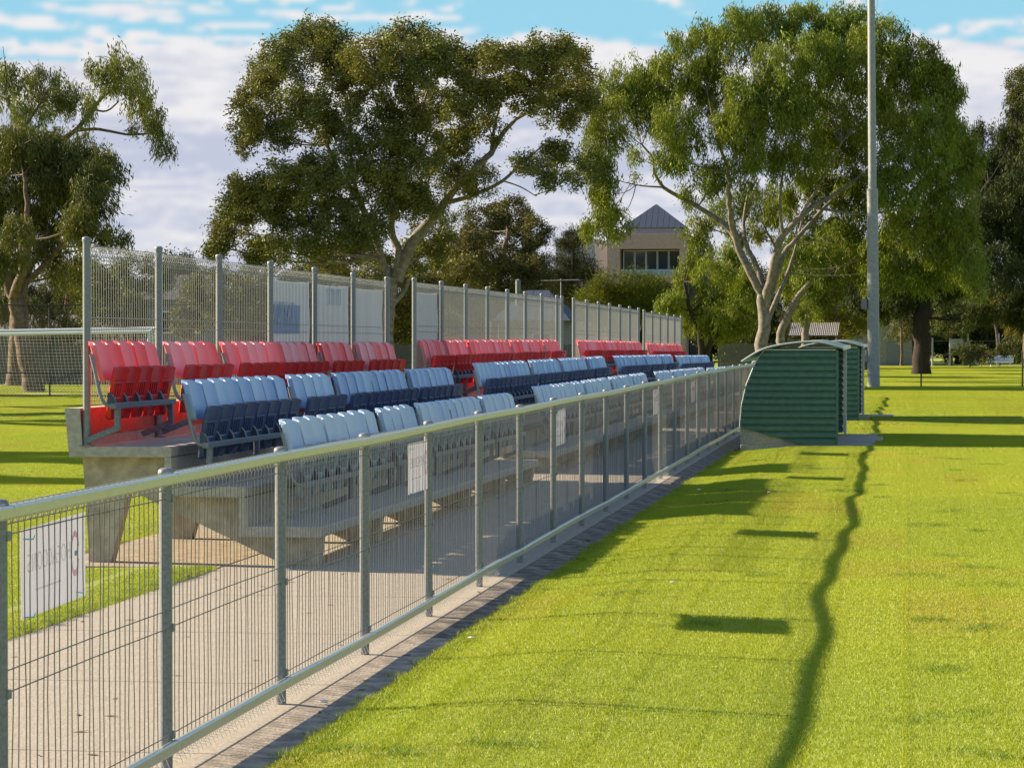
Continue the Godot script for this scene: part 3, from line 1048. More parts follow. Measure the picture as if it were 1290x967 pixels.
func make_far_fences():
	rail_fence("tall black wire boundary fence behind the soccer goal", -44.86, -17.0, 96.0, 3.3, 3.0, [0.06, 0.86, 3.25])
	rail_fence("low black wire boundary fence beyond the floodlight pole", -3.42, 9.0, 114.4, 1.5, 4.05, [0.05, 1.45], 0.14)

# ---------------------------------------------------------------- buildings far behind
func wall_box(o: Node3D, called: String, mat: Material, at: Vector3, s: Vector3) -> MeshInstance3D:
	var m := shape()
	m.box(at, s, Basis(), 0.01)
	return put(o, called, m.mesh(), mat)

func hip(o: Node3D, called: String, mat: Material, x0: float, x1: float, z0: float, z1: float, y0: float, y1: float, ridge: float):
	# a hipped roof over x0..x1, z0..z1; ridge = half its ridge length along x
	var s := shape()
	var cx := (x0 + x1) * 0.5
	var cz := (z0 + z1) * 0.5
	var a := Vector3(x0, y0, z0); var b := Vector3(x1, y0, z0); var c := Vector3(x1, y0, z1); var d := Vector3(x0, y0, z1)
	var e := Vector3(cx - ridge, y1, cz); var f := Vector3(cx + ridge, y1, cz)
	s.quad(a, b, f, e, Vector3(0, 1, signf(z0 - z1)))
	s.quad(d, c, f, e, Vector3(0, 1, signf(z1 - z0)))
	s.flat(a, d, e, Vector3(-1, 1, 0))
	s.flat(b, c, f, Vector3(1, 1, 0))
	s.quad(a, b, c, d, Vector3.DOWN)
	var r := put(o, called, s.mesh(), mat)
	# standing seams
	s = shape()
	var n := int((x1 - x0) / 0.45)
	for i in range(1, n):
		var x := lerpf(x0, x1, float(i) / n)
		var k := clampf((absf(x - cx) - ridge) / maxf((x1 - x0) * 0.5 - ridge, 0.01), 0.0, 1.0)
		s.tube([Vector3(x, y0, z0), Vector3(x, lerpf(y1, y0, k), lerpf(cz, z0, k))], 0.012, 0.012, 4)
	tag(put(r, "seams", s.mesh(), mat), "", "", "", "stuff")

func window_at(o: Node3D, x: float, y: float, z: float, w: float, h: float):
	var s := shape()
	for q in [[0, h * 0.5, w, 0.09], [0, -h * 0.5, w, 0.09]]: s.box(Vector3(x + q[0], y + q[1], z), Vector3(q[2] + 0.09, q[3], 0.12), Basis(), 0.01)
	for q in [-w * 0.5, w * 0.5]: s.box(Vector3(x + q, y, z), Vector3(0.09, h - 0.09, 0.12), Basis(), 0.01)
	var f := put(o, "window", s.mesh(), M.white)
	s = shape()
	s.box(Vector3(x, y, z - 0.03), Vector3(w - 0.09, h - 0.09, 0.02))
	put(f, "pane", s.mesh(), M.glass)

func make_buildings():
	# three-storey house with a pyramid roof
	var t := thing("tower_house", "pink rendered house with a blue pyramid roof behind the trees", "house", Vector3(-19.25, -0.3, -216.0))
	wall_box(t, "lower_wall", M.wall_pink, Vector3(-0.5, 3.4, -4), Vector3(6.1, 6.8, 8))
	wall_box(t, "left_pier", M.wall_pink, Vector3(-3.05, 7.8, -4), Vector3(1.0, 2.0, 8))
	wall_box(t, "right_pier", M.wall_pink, Vector3(2.3, 7.8, -4), Vector3(0.5, 2.0, 8))
	wall_box(t, "upper_wall", M.wall_pink, Vector3(-0.5, 9.4, -4), Vector3(6.12, 1.2, 8.02))
	wall_box(t, "recess_wall", M.roof_dark, Vector3(-0.25, 7.8, -3.6), Vector3(4.6, 2.0, 4))
	for i in 5:
		window_at(t, -1.95 + i * 0.88, 7.95, -1.2, 0.84, 1.5)
	var s := shape()
	for i in 4: s.box(Vector3(-1.95 + i * 1.15, 7.02, -0.2), Vector3(1.12, 0.44, 0.03), Basis(), 0.005)
	put(t, "balustrade", s.mesh(), M.balustrade)
	wall_box(t, "eave_band", M.wall_white, Vector3(0.0, 10.22, -3), Vector3(4.2, 0.44, 4.4))
	hip(t, "pyramid_roof", M.roof_blue, -2.5, 2.5, -0.5, -5.5, 10.45, 12.35, 0.05)
	wall_box(t, "left_wing", M.wall_white, Vector3(-6.3, 4.7, -6), Vector3(3.2, 9.4, 6))
	wall_box(t, "parapet", M.wall_white, Vector3(-6.3, 9.55, -6), Vector3(3.4, 0.3, 6.2))
	wall_box(t, "link_wall", M.wall_white, Vector3(-4.13, 4.6, -5), Vector3(1.1, 9.2, 6))
	wall_box(t, "right_wing", M.roof_dark, Vector3(3.3, 4.7, -6), Vector3(1.4, 9.4, 6))
	s = shape()
	s.lathe(Vector3(-7.2, 9.5, -5), [[0.25, 0], [0.25, 0.5], [0.4, 0.55], [0.4, 0.8], [0.01, 0.95]], 10)
	put(t, "roof_vent", s.mesh(), M.dark)
	s = shape()
	s.tube([Vector3(-5.2, 9.4, -5), Vector3(-5.2, 10.9, -5)], 0.03, 0.03, 5)
	s.tube([Vector3(-6.1, 10.8, -5), Vector3(-4.3, 10.8, -5)], 0.025, 0.025, 5)
	for i in 7: s.tube([Vector3(-6.0 + i * 0.27, 10.8, -4.7), Vector3(-6.0 + i * 0.27, 10.8, -5.3)], 0.015, 0.015, 4)
	put(t, "aerial", s.mesh(), M.grey_blue)
	# low blue-roofed house behind the second stand
	t = thing("blue_roof_house", "pale cottage with a blue iron roof behind the second stand", "house", Vector3(-20.2, -0.3, -152.0))
	wall_box(t, "wall", M.wall_grey, Vector3(0, 1.5, -3), Vector3(3.6, 3.0, 6))
	hip(t, "roof", M.roof_blue, -2.2, 2.2, 0.4, -6.4, 3.0, 4.7, 0.6)
	window_at(t, 0.6, 1.7, 0.02, 1.0, 1.2)
	s = shape()
	s.lathe(Vector3(-0.9, 3.6, -1.4), [[0.14, 0], [0.14, 1.6], [0.16, 1.62], [0.01, 1.7]], 8)
	put(t, "flue", s.mesh(), M.steel)
	s = shape()
	s.tube([Vector3(1.4, 3.2, -2), Vector3(1.4, 5.3, -2)], 0.025, 0.025, 5)
	s.tube([Vector3(0.3, 5.2, -2), Vector3(2.4, 5.25, -2)], 0.025, 0.025, 5)
	for i in 6: s.tube([Vector3(0.4 + i * 0.38, 5.22, -1.7), Vector3(0.4 + i * 0.38, 5.22, -2.3)], 0.012, 0.012, 4)
	put(t, "aerial", s.mesh(), M.wall_white)
	# white house seen through the back fence
	t = thing("grey_house", "blue-grey house with a dark hipped roof seen through the back fence", "house", Vector3(-44.6, -0.3, -170.0))
	wall_box(t, "wall", M.wall_blue_grey, Vector3(0, 2.2, -3), Vector3(4.6, 4.4, 6))
	hip(t, "roof", M.roof_dark, -2.7, 2.7, 0.4, -6.4, 4.4, 6.0, 1.2)
	window_at(t, -0.9, 3.0, 0.02, 0.9, 1.3)
	window_at(t, 0.9, 3.0, 0.02, 0.9, 1.3)
	wall_box(t, "door", M.grey_blue, Vector3(0.2, 1.0, 0.03), Vector3(0.9, 2.0, 0.06))
	# grey weatherboard shed behind the goal
	t = thing("grey_shed", "long grey weatherboard shed behind the soccer goal", "shed", Vector3(-45.5, -0.3, -146.0))
	for i in 12:
		var m := shape()
		m.box(Vector3(0, 0.11 + i * 0.2, 0.0), Vector3(6.4, 0.2, 0.03), Basis(Vector3.RIGHT, 0.09), 0.003)
		put(t, "board", m.mesh(), M.paling)
	wall_box(t, "wall", M.wall_grey, Vector3(0, 1.2, -1.6), Vector3(6.3, 2.38, 3.0))
	hip(t, "roof", M.roof_tin, -3.4, 3.4, 0.3, -3.4, 2.4, 3.3, 2.4)
	window_at(t, 1.9, 1.5, 0.06, 0.7, 0.8)
	# tin-roofed lean-to behind the leaning gum
	t = thing("tin_roof_shed", "low shed with a corrugated tin roof behind the leaning gum", "shed", Vector3(-5.6, -0.3, -173.0))
	wall_box(t, "wall", M.paling, Vector3(0, 0.95, -2.2), Vector3(2.7, 1.9, 3.8))
	s = shape()
	var nc := 26
	for i in nc:
		for q in [[0.0, 0.5], [0.5, 1.0]]:
			var xa: float = -1.5 + 3.0 * (i + q[0]) / nc
			var xb: float = -1.5 + 3.0 * (i + q[1]) / nc
			var ya: float = 0.06 if q[0] == 0.0 else 0.0
			var yb: float = 0.0 if q[0] == 0.0 else 0.06
			s.quad(Vector3(xa, 2.15 + ya, 0.3), Vector3(xb, 2.15 + yb, 0.3), Vector3(xb, 2.95 + yb, -4.4), Vector3(xa, 2.95 + ya, -4.4), Vector3.UP)
	put(t, "roof", s.mesh(), M.roof_tin)
	# paling fence across the back yards
	t = thing("paling_fence", "grey timber paling fence behind the pale gum's trunk", "fence", Vector3(-11.2, -0.3, -171.0))
	for i in 62:
		var m := shape()
		m.box(Vector3(i * 0.15, 0.85 + rng.randf_range(-0.03, 0.03), 0), Vector3(0.14, 1.7, 0.02), Basis(Vector3(0, 0, 1), rng.randf_range(-0.01, 0.01)), 0.003)
		put(t, "paling", m.mesh(), M.paling)
	for y in [0.4, 1.3]: wall_box(t, "rail", M.paling, Vector3(4.6, y, -0.05), Vector3(9.4, 0.08, 0.05))
	# grey paling fence along the left side, behind the goal
	t = thing("paling_fence", "long grey paling fence behind the goal and the first stand", "fence", Vector3(-50.0, -0.28, -119.0))
	var pal := shape()
	for i in 250:
		pal.box(Vector3(i * 0.15, 0.9 + rng.randf_range(-0.03, 0.03), rng.randf_range(-0.01, 0.01)), Vector3(0.142, 1.8, 0.018), Basis(Vector3(0, 0, 1), rng.randf_range(-0.008, 0.008)))
	tag(put(t, "palings", pal.mesh(), M.paling), "", "", "", "stuff")
	for y in [0.4, 1.35]: wall_box(t, "rail", M.paling, Vector3(18.7, y, -0.06), Vector3(37.4, 0.08, 0.05))
	# gabled garage by the dark tree
	t = thing("gabled_garage", "grey block garage with a low gable beside the dark trunk", "garage", Vector3(-1.7, -0.3, -193.6))
	s = shape()
	s.prism(PackedVector2Array([Vector2(-2.15, 0), Vector2(2.15, 0), Vector2(2.15, 1.95), Vector2(0, 3.0), Vector2(-2.15, 1.95)]), -6, 0)
	put(t, "wall", s.mesh(), M.wall_grey)
	for sg in [-1.0, 1.0]:
		s = shape()
		var dirv := Vector3(2.45 * sg, -1.2, 0)
		s.box(Vector3(1.18 * sg, 2.55, -3.0), Vector3(dirv.length(), 0.10, 6.6), Basis(Vector3(0, 0, 1), atan2(-1.2 * sg, 2.45)), 0.01)
		put(t, "roof", s.mesh(), M.roof_dark)
	wall_box(t, "door", M.grey_blue, Vector3(0.9, 1.0, 0.03), Vector3(0.85, 2.0, 0.06))
	t = thing("brown_roof_house", "house with a brown tiled roof above the gabled garage", "house", Vector3(-0.9, -0.3, -217.0))
	wall_box(t, "wall", M.wall_grey, Vector3(0, 1.6, -4), Vector3(4.6, 3.2, 7))
	hip(t, "roof", M.roof_brown, -2.7, 2.7, 0.2, -8, 3.1, 4.9, 0.7)
	# gate and notice on the back fence
	t = thing("yard_fence", "wire yard fence with pale posts beside the dark trunk", "fence", Vector3(1.78, -0.3, -190.0))
	for x in [0.0, 1.16, 2.32, 4.36]:
		s = shape()
		s.lathe(Vector3(x, 0, 0), [[0.06, 0], [0.06, 2.0 if x < 2.0 else 2.3], [0.001, 2.32 if x > 2.0 else 2.02]], 8)
		put(t, "post", s.mesh(), M.wall_white)
	s = shape()
	for y in [0.2, 0.9, 1.8]: s.tube([Vector3(0, y, 0), Vector3(4.4, y, 0)], 0.012, 0.012, 4)
	put(t, "strands", s.mesh(), M.wall_grey)
	s = shape()
	s.tube([Vector3(2.32, 1.9, 0), Vector3(3.0, 0.05, 0.3)], 0.04, 0.04, 6)
	put(t, "brace", s.mesh(), M.wall_white)
	t = thing("notice_board", "small white notice with lines of print on the yard fence", "sign", Vector3(3.4, 1.0, -189.9))
	wall_box(t, "board", M.wall_white, Vector3(0, 0.33, 0), Vector3(0.86, 0.62, 0.03))
	s = shape()
	for q in [[0.5, 0.5], [0.36, 0.3], [0.24, 0.44], [0.12, 0.4]]:
		s.box(Vector3(0, q[0], 0.018), Vector3(q[1], 0.05, 0.004))
	put(t, "print", s.mesh(), M.grey_blue)
	t = thing("park_bench", "white bench with a printed backrest before the bushes", "bench", Vector3(6.1, -0.28, -186.0))
	wall_box(t, "backrest", M.white, Vector3(0, 0.62, -0.25), Vector3(1.75, 0.46, 0.05))
	wall_box(t, "seat", M.white, Vector3(0, 0.42, 0.0), Vector3(1.75, 0.05, 0.42))
	for x in [-0.62, 0.62]:
		s = shape()
		s.tube([Vector3(x, 0.4, 0.15), Vector3(x + 0.04, 0.0, 0.2)], 0.035, 0.035, 6)
		s.tube([Vector3(x, 0.7, -0.2), Vector3(x + 0.04, 0.0, -0.32)], 0.035, 0.035, 6)
		put(t, "leg", s.mesh(), M.white)
	s = shape()
	for q in [[0.70, 1.3], [0.56, 1.1]]: s.box(Vector3(0, q[0], -0.222), Vector3(q[1], 0.07, 0.004))
	put(t, "print", s.mesh(), M.ink_blue)

# ---------------------------------------------------------------- trees
# where each tree stands; its leaf clumps [x, y, z, half width, half height] and limbs [radius at foot, radius at tip, [points]] in metres from its foot
const TREES := {
	"right_gum": {"at": Vector3(-6.64, -0.25, -130.34),
		"clumps": [[-6.32,13.62,1.46,1.57,1.42], [-4.57,14.27,0.66,1.55,1.22], [-2.88,15.32,0.26,1.55,1.32], [-1.16,15.92,-0.74,1.53,1.2], [0.29,16.86,3.07,1.5,0.94], [2.11,17.16,4.33,1.7,0.75], [3.82,16.56,3.56,1.8,1.12], [1.64,14.41,-2.8,1.79,1.36], [-0.13,13.05,-3.05,1.36,1.18], [3.39,14.69,-1.55,1.73,1.37], [5.44,15.43,0.76,1.54,1.39], [6.89,14.71,0.34,1.38,1.2], [7.79,13.82,0.67,1.2,1.2], [8.5,13.05,-0.12,0.83,1.02], [-7.01,12.14,-0.9,1.03,1.39], [-7.33,10.05,-2.31,0.8,1.23], [-7.04,8.41,-2.28,0.87,1.23], [-6.65,7.38,-0.84,0.81,0.81], [-7.67,6.99,-1.61,0.36,0.58], [-5.15,12.88,1.7,1.23,1.12], [-3.75,11.44,-2.54,1.3,1.44], [-3.47,10,-2.5,0.72,0.79], [-2.34,13.68,0.52,1.29,1.11], [-0.84,11.55,-3.15,1.5,1.18], [-0.48,10.12,-3.1,1,1.14], [-2.17,9.45,0.71,0.96,0.89], [1.11,12.27,-2.87,1.5,1.18], [2.57,12.97,1.64,1.55,1.41], [1.6,10.54,-1.8,1.66,1.3], [3.64,11.21,3.13,1.57,1.57], [5.16,12.77,-0.57,1.52,1.67], [6.6,12.29,2.91,1.56,1.56], [8.03,11.26,-0.99,1.19,1.66], [8.98,10.92,0.6,0.91,1.38], [6.32,9.46,-1.17,1.51,1.51], [8.4,8.79,0.2,1.38,1.38], [9.49,10.08,0.58,0.51,1.2], [4.39,8.94,2.63,1.41,1.23], [6.96,7.38,1.11,1.69,1.39], [2.52,9.18,3.38,1.35,0.82], [0.81,8.86,4.15,0.83,0.68], [-2.97,7.27,1.6,0.82,0.74], [3.71,6.75,3.55,1.42,1.35], [1.81,5.95,4.29,1.13,0.98], [5.13,5.6,2.74,1.41,1.41], [7.34,5.41,3.04,1.41,1.23], [8.78,6.64,1.19,1.39,1.39], [9.31,5.17,1,1.21,1.02], [-5.92,10.43,1.19,0.37,0.74], [-3.33,8.7,0.42,0.44,0.74]],
		"limbs": [[0.36, 0.26, [-0.22,-0.09,-0.03,-0.04,1.15,-0.01,0.15,2.43,0.02,0.11,4.04,0.02]], [0.21, 0.06, [0.11,4.01,0.02,-0.44,5,-0.06,-1.09,6.5,-0.15,-1.31,7.58,-0.69,-1.39,8.83,-1.2,-1.42,9.81,-1.21,-1.82,10.83,-1.77]], [0.14, 0.04, [-1.02,6.42,-0.14,-1.51,7.13,0.09,-2.62,7.95,0.24,-3.69,8.55,0.29,-4.51,9.04,0.38,-4.91,9.7,0.32,-5.06,10.44,0.3,-5.5,11,0.24]], [0.05, 0.02, [-4.51,9.04,0.38,-5.53,9.11,0.24,-6.43,9.31,0.31]], [0.15, 0.05, [0.15,4.08,0.02,-0.27,5.46,0.97,-0.74,6.44,1.41,-0.88,7.57,1.9,-0.65,8.98,1.93]], [0.23, 0.06, [0.22,3.53,0.03,0.57,4.99,-0.43,0.8,6.07,-0.7,1.09,6.79,-0.86,1.75,7.44,-0.97,2.39,8.03,-0.68,3.42,8.63,-0.03,4.71,9.65,0.66]], [0.16, 0.05, [0.42,3.9,0.36,1.03,5.89,0.65,1.46,6.41,0.81,2.21,7.31,1.32,3.15,8.4,1.95,4.39,9.31,2.63]], [0.09, 0.04, [1.09,6.79,-0.86,0.97,7.65,-1.28,1.03,8.99,-1.88,1.24,10.18,-1.85]], [0.14, 0.04, [0.26,2.69,0.64,0.76,4.02,1.01,1.11,4.8,1.37,1.44,5.97,2.22,1.79,7.48,2.78]], [0.08, 0.03, [1.75,7.44,-0.97,3.02,9.49,-1.09,3.73,10.94,-0.99]], [0.07, 0.03, [2.39,8.03,-0.68,4.79,7.74,0.67,6.6,8.11,0.92]]]},
	"leaning_gum": {"at": Vector3(-5.97, -0.25, -138.51),
		"clumps": [[2.45,5.57,0.96,1.33,0.78], [3.8,6.15,1.08,1.17,0.94], [1.29,5.18,0.85,1.02,0.7]],
		"limbs": [[0.28, 0.06, [0.15,-0.24,0.02,0,1.47,0,-0.08,2.25,-0.01,0.5,3.57,0.07,1.19,4.58,0.17,2.54,5.4,0.36,3.62,5.94,0.51]]]},
	"centre_gum": {"at": Vector3(-21.89, -0.25, -118.11),
		"clumps": [[-2.75,14.66,-1.99,1.33,0.87], [-3.62,13.73,-3.42,1.12,0.92], [-5.34,13.17,0.4,0.96,0.96], [-1.84,13.88,-2.28,1.16,1.1], [-4.91,11.48,-3.68,0.86,0.92], [-6.15,10.65,-0.63,0.54,0.95], [-4.31,10.73,-2.62,1.1,0.93], [-2.95,11.81,-3.44,1.25,1.25], [-1.51,12.39,-2.23,1.16,1.1], [-2.16,10.95,-1.57,1.1,0.74], [0.25,13.49,-4.39,1.24,1.07], [0.92,14.83,0.2,1.42,0.78], [0.97,12.96,-2.89,1.38,1.09], [2.7,13.57,-4.24,1.07,1.17], [3.54,13.68,-0.14,1.28,0.87], [5.63,13.56,-2.91,1.38,0.92], [7.15,13.97,-1.87,1.09,0.73], [7.68,13.7,0.63,0.94,1.11], [8.14,12.69,2.61,0.75,1.3], [4.31,12.26,-2.93,1.25,1.08], [6.09,12.54,-1.38,1.39,1.09], [7.03,11.95,1.82,1.12,0.95], [1.21,12.41,4.63,1.16,1.05], [0.79,11.22,-1.91,1.4,1.26], [-0.33,10.42,-3.08,1.38,1.25], [1.45,9.9,-1.82,1.4,1.26], [2.83,10.92,1.14,1.09,1.22], [4.42,10.8,-0.33,0.74,0.6], [6.75,10.05,4.08,0.69,0.62], [7.19,8.77,-2.17,1.05,0.59], [8.12,9.27,2.75,0.62,0.89], [6.02,9.42,-0.85,0.6,0.47], [2.62,9.24,1.38,1.43,0.95], [0.13,8.73,-2,1.66,1.26], [-1.64,9.01,-3.26,1.38,1.09], [-3.27,8.51,-3.51,1.58,1.09], [-4.98,8.2,-3.38,1.09,0.93], [-5.99,7.44,-2,0.94,0.87], [-4.31,7.07,-2.62,1.26,0.93], [-2.5,7.4,-2.37,1.4,1.1], [-0.66,6.86,-3.12,1.52,1.09], [1.28,7.95,-0.83,1.54,1.11], [-7.3,6.63,0.53,0.79,0.75], [-2.99,5.95,-3.23,1.39,0.92], [-5.39,5.82,-0.15,1.29,0.95], [-7.25,5.82,-0.39,0.61,0.61], [-2.11,5.83,0.72,1.12,0.75], [1.44,6.75,3.23,1.04,1.14], [3.96,8.61,-0.64,1,0.67], [-1.13,5.78,2.87,1.04,0.76], [0.76,5.67,4.14,1.05,0.77]],
		"limbs": [[0.42, 0.34, [-0.1,-0.18,-0.01,-0.07,1.57,-0.01,0,3.26,0,0.17,4.62,0.02]], [0.2, 0.04, [0.1,4.55,0.01,-0.23,5.46,-0.03,-0.57,6.64,-0.08,-1.24,8,-0.17,-1.91,8.94,-0.27,-2.51,10.26,-0.35,-3.05,11,-0.43,-4.25,12.09,-0.59]], [0.2, 0.04, [0.33,4.55,0.05,0.54,5.63,0.07,0.2,6.78,0.03,0.44,8.33,0.06,0.8,9.18,0.11,0.1,10.46,0.01,-0.57,12.39,-0.08]], [0.26, 0.05, [0.44,4.48,0.06,1.1,6.14,0.15,1.94,7.15,0.27,2.44,7.79,0.34,3.25,8.81,0.45,4.39,9.92,0.61,4.82,10.63,0.67,5.49,11.38,0.77,6.66,11.92,0.93]], [0.12, 0.03, [2.44,7.79,0.34,3.52,8.1,0.49,4.89,8.74,0.68,5.96,9.72,0.83,6.8,10.36,0.95]], [0.04, 0.02, [4.89,8.74,0.68,5.62,8.5,0.79,6.23,8.13,0.87]], [0.11, 0.03, [-1.24,8,-0.17,-1.54,9.92,-0.22,-1.57,11.38,-0.22,-1.91,13.07,-0.27]], [0.11, 0.03, [0.8,9.18,0.11,1.21,9.69,0.17,1.21,10.63,0.17,1.77,12.73,0.25,1.94,13.74,0.27]], [0.08, 0.03, [4.39,9.92,0.61,4.62,11.38,0.65,5.12,13.07,0.72]], [0.14, 0.07, [0.17,3.43,0.02,0.77,4.11,0.11,0.97,4.62,0.14]]]},
	"back_gum": {"at": Vector3(-6.14, -0.25, -168.77),
		"clumps": [[-4.39,9.68,-1.57,1.13,1.04], [-2.77,10.26,-1.1,1.32,1.04], [-1.09,9.64,-2.06,1.31,1.03], [0.52,8.58,-1.46,1.41,1.13], [-2.39,8.68,0.64,1.05,0.86], [2.39,7.86,-1.71,1.59,1.22], [-0.43,7.19,-0.94,1.41,1.04], [1.46,6.46,-1.61,1.69,1.12], [3.71,6.09,3.1,1.63,1.35], [-0.47,5.56,-0.12,1.23,0.95], [2.6,4.84,-0.76,1.69,1.13], [4.69,4.14,0.22,1.42,1.23], [5.62,7.97,2.12,1.43,1.14], [-3.72,7.91,-1.02,0.85,0.85], [6.56,5.58,1.78,1.33,1.05], [0.49,3.9,-0.64,1.13,0.85]],
		"limbs": [[0.3, 0.1, [0.09,0.03,0.01,0.23,2.25,0.03,0.47,5.09,0.07,0.94,6.98,0.13]], [0.15, 0.05, [0.23,2.25,0.03,-0.94,6.04,-0.13,-2.34,8.88,-0.33]], [0.15, 0.05, [0.47,5.09,0.07,2.81,6.51,0.39,4.69,7.46,0.65]]]},
	"back_bush": {"at": Vector3(-26.82, -0.25, -147.71),
		"clumps": [[-3.55,5.42,-0.51,1.27,1.01], [-2.63,4.6,1.35,1.37,1.11], [-0.82,5.58,-2.44,1.16,1], [0.96,5.4,-0.6,1.26,1.01], [2.5,4.54,-2.14,1.33,1.16], [3.25,5.43,1.1,1.1,1.02], [0.33,3.71,-1.83,1.67,1.17], [-2.34,3.09,-1.2,1.51,1.09], [2.24,2.89,1.98,1.54,1.11], [4.37,3.72,-0.6,1.09,1.01], [0.37,2.25,-2.04,1.67,0.83]],
		"limbs": [[0.25, 0.08, [0,0.01,0,0,1.83,0,-0.21,3.94,-0.03]], [0.12, 0.05, [0,1.83,0,1.67,3.52,0.23,2.51,4.79,0.35]]]},
	"left_gum": {"at": Vector3(-33.23, -0.25, -104.41),
		"clumps": [[-0.43,9.47,-0.44,1.15,0.67], [0.52,9.37,0.55,1.16,0.67], [1,9.38,3.15,1,0.81], [2.77,8.57,0.19,0.67,0.79], [-0.26,8.49,0.03,1.4,0.85], [1.07,8.22,0.82,1.41,1.01], [3.02,7.57,-1.52,0.96,0.99], [3.24,8.58,0.5,0.33,0.55], [-0.86,7.32,0.91,1.17,1.01], [0.28,6.97,2.34,1.3,1.03], [2.89,6.31,-2.34,0.95,0.68], [3.28,5.87,-0.51,0.66,0.39], [0.62,5.79,-3.19,0.97,0.83], [0.36,5.38,1.06,1.11,0.61], [-1.01,4.71,0.87,0.74,0.68], [0.83,4.67,2.13,0.87,0.56], [-2.56,9.07,1.71,1.24,1.24], [-2.45,7.17,0.9,1.23,1.38], [-0.73,4.91,-3.26,0.89,0.89], [2.9,5.8,2.15,0.43,0.28], [-3.66,7.81,1.17,1.24,1.54]],
		"limbs": [[0.4, 0.12, [0.12,-0.15,0.02,0,0.73,0,-0.24,1.64,-0.03,-0.42,2.55,-0.06,-0.66,3.62,-0.09,-1.02,4.68,-0.14,-1.45,5.9,-0.2]], [0.2, 0.06, [-0.24,1.64,-0.03,-0.4,3.01,0.45,-0.55,4.09,0.73,-0.09,5.17,1,0.42,6.24,1.07]], [0.14, 0.05, [-0.55,4.09,0.73,0.51,5,0.58,1.57,6.2,0.22,2.32,7.27,0.32]], [0.2, 0.06, [-0.66,3.62,-0.09,0.07,4.96,-1,0.22,6.77,-0.98,0.07,8.28,-1]]]},
	"tall_left_gum": {"at": Vector3(-37.46, -0.25, -115.93),
		"clumps": [[-0.12,13.13,-1.14,0.8,1.11], [0.45,13.26,1.11,0.89,0.75], [0.95,12.65,1.21,1.16,1.02], [1.66,12.5,2.35,0.93,1.03], [0.96,11.41,-1.58,0.9,1], [3.34,11.25,-1.15,0.33,0.6], [4.81,13.56,-1.24,0.93,0.67], [4.06,13.09,-1.02,0.87,0.67], [4.47,13.17,1.8,0.96,0.89], [5.73,12.25,-0.84,0.77,0.8], [5.63,11.72,0.91,0.44,0.74], [6.21,10.97,-0.09,0.54,0.74], [6.37,10.39,0.33,0.34,0.54], [4.91,11.12,0.35,0.47,0.34], [-1.87,12.81,0.65,1.02,1.36], [-1.51,10.72,0.13,1.36,1.02], [1.42,10.68,-2.5,0.79,0.46], [2,10.77,-1.06,0.67,0.33], [3.61,11.88,-1.61,0.33,0.66]],
		"limbs": [[0.4, 0.1, [-0.07,0.09,-0.01,0.07,2.93,0.01,0.27,6.31,0.04,0.27,9.69,0.04,0.2,10.87,0.03,-0.4,12.22,-0.06]], [0.14, 0.05, [0.27,9.52,0.04,1.27,10.19,0.18,2.44,10.87,0.34,3.18,11.78,0.44,3.52,12.19,0.49,4.29,12.9,0.6]], [0.08, 0.03, [2.44,10.87,0.34,3.28,10.94,0.46,3.95,10.84,0.55,4.79,10.7,0.67,5.62,10.77,0.79,6.19,10.84,0.87]], [0.05, 0.03, [3.18,11.78,0.44,3.78,11.71,0.53,4.29,12.12,0.6]], [0.09, 0.04, [0.2,10.87,0.03,0.77,11.71,0.11,1.27,12.56,0.18]]]},
	"dark_tree": {"at": Vector3(0.88, -0.25, -151.58),
		"clumps": [[-1.34,4.28,-0,1.61,1.02], [0.79,5.18,3.17,1.9,1.12], [2.31,5.73,4.94,1.65,1.31], [3.62,7.88,-1.43,1.75,2.34], [4.6,11.68,2.85,1.2,2.06], [3.32,10.6,2.41,1.2,1.63], [5.4,13.74,1.87,0.85,1.28], [5.03,9.3,-2.14,1.24,2.32], [4.05,5.54,-3.56,1.56,1.4], [5.32,3.51,-0.05,1.01,1.26], [-1.77,5.89,1.64,1.63,1.28], [3.2,3.5,-1.92,1.16,0.75], [6.19,11.55,0.87,1.27,2.54], [6.15,6.45,0.04,1.43,2.52], [1.64,7.85,3.26,1.72,1.72], [-3.06,4.62,2.6,1.12,1.12], [3.14,13.05,3.79,0.6,0.69]],
		"limbs": [[0.5, 0.44, [-0.04,-0.03,-0.01,-0.08,1.83,-0.01,0,3.1,0,0.17,4.28,0.02]], [0.28, 0.08, [0.17,4.19,0.02,0.96,6.05,0.13,2.22,8.17,0.31,3.47,10.28,0.49]], [0.24, 0.08, [0.17,4.19,0.02,-0.92,5.42,-0.13,-1.55,6.48,-0.22]], [0.16, 0.06, [0.96,6.05,0.13,3.26,6.48,0.46,4.94,7.32,0.69]]]},
	"edge_gum": {"at": Vector3(7.27, -0.25, -177.72),
		"clumps": [[-0.46,17.51,0.8,0.79,1.29], [-0.03,15.19,1.71,1,1.1], [0.49,17.05,0.17,0.99,1.97], [-0.73,16.3,-0.07,0.49,0.59], [0.72,13.08,-0.19,1.48,1.97]],
		"limbs": [[0.4, 0.1, [0.39,-0.21,0.05,0.34,8.17,0.05,0,13.1,0,-0.29,16.55,-0.04]]]},
	"brown_tree": {"at": Vector3(-23.98, -0.25, -163.25),
		"clumps": [[-1.41,8.65,3.08,1.56,1.42], [0.46,9.27,3.41,1.56,1.14], [2,7.88,1.89,1.22,1.41], [-0.44,6.58,-3.27,1.73,1.55], [1.3,6.22,0.8,1.77,1.59], [-2.49,6.89,-0.62,1.3,1.39], [-0.5,4.81,0.17,2.05,1.4], [2.48,5.48,-0.99,1.2,1.57]],
		"limbs": [[0.35, 0.1, [0,-0.26,0,0.09,3.18,0.01,0.46,5.97,0.06,0.92,8.29,0.13]]]},
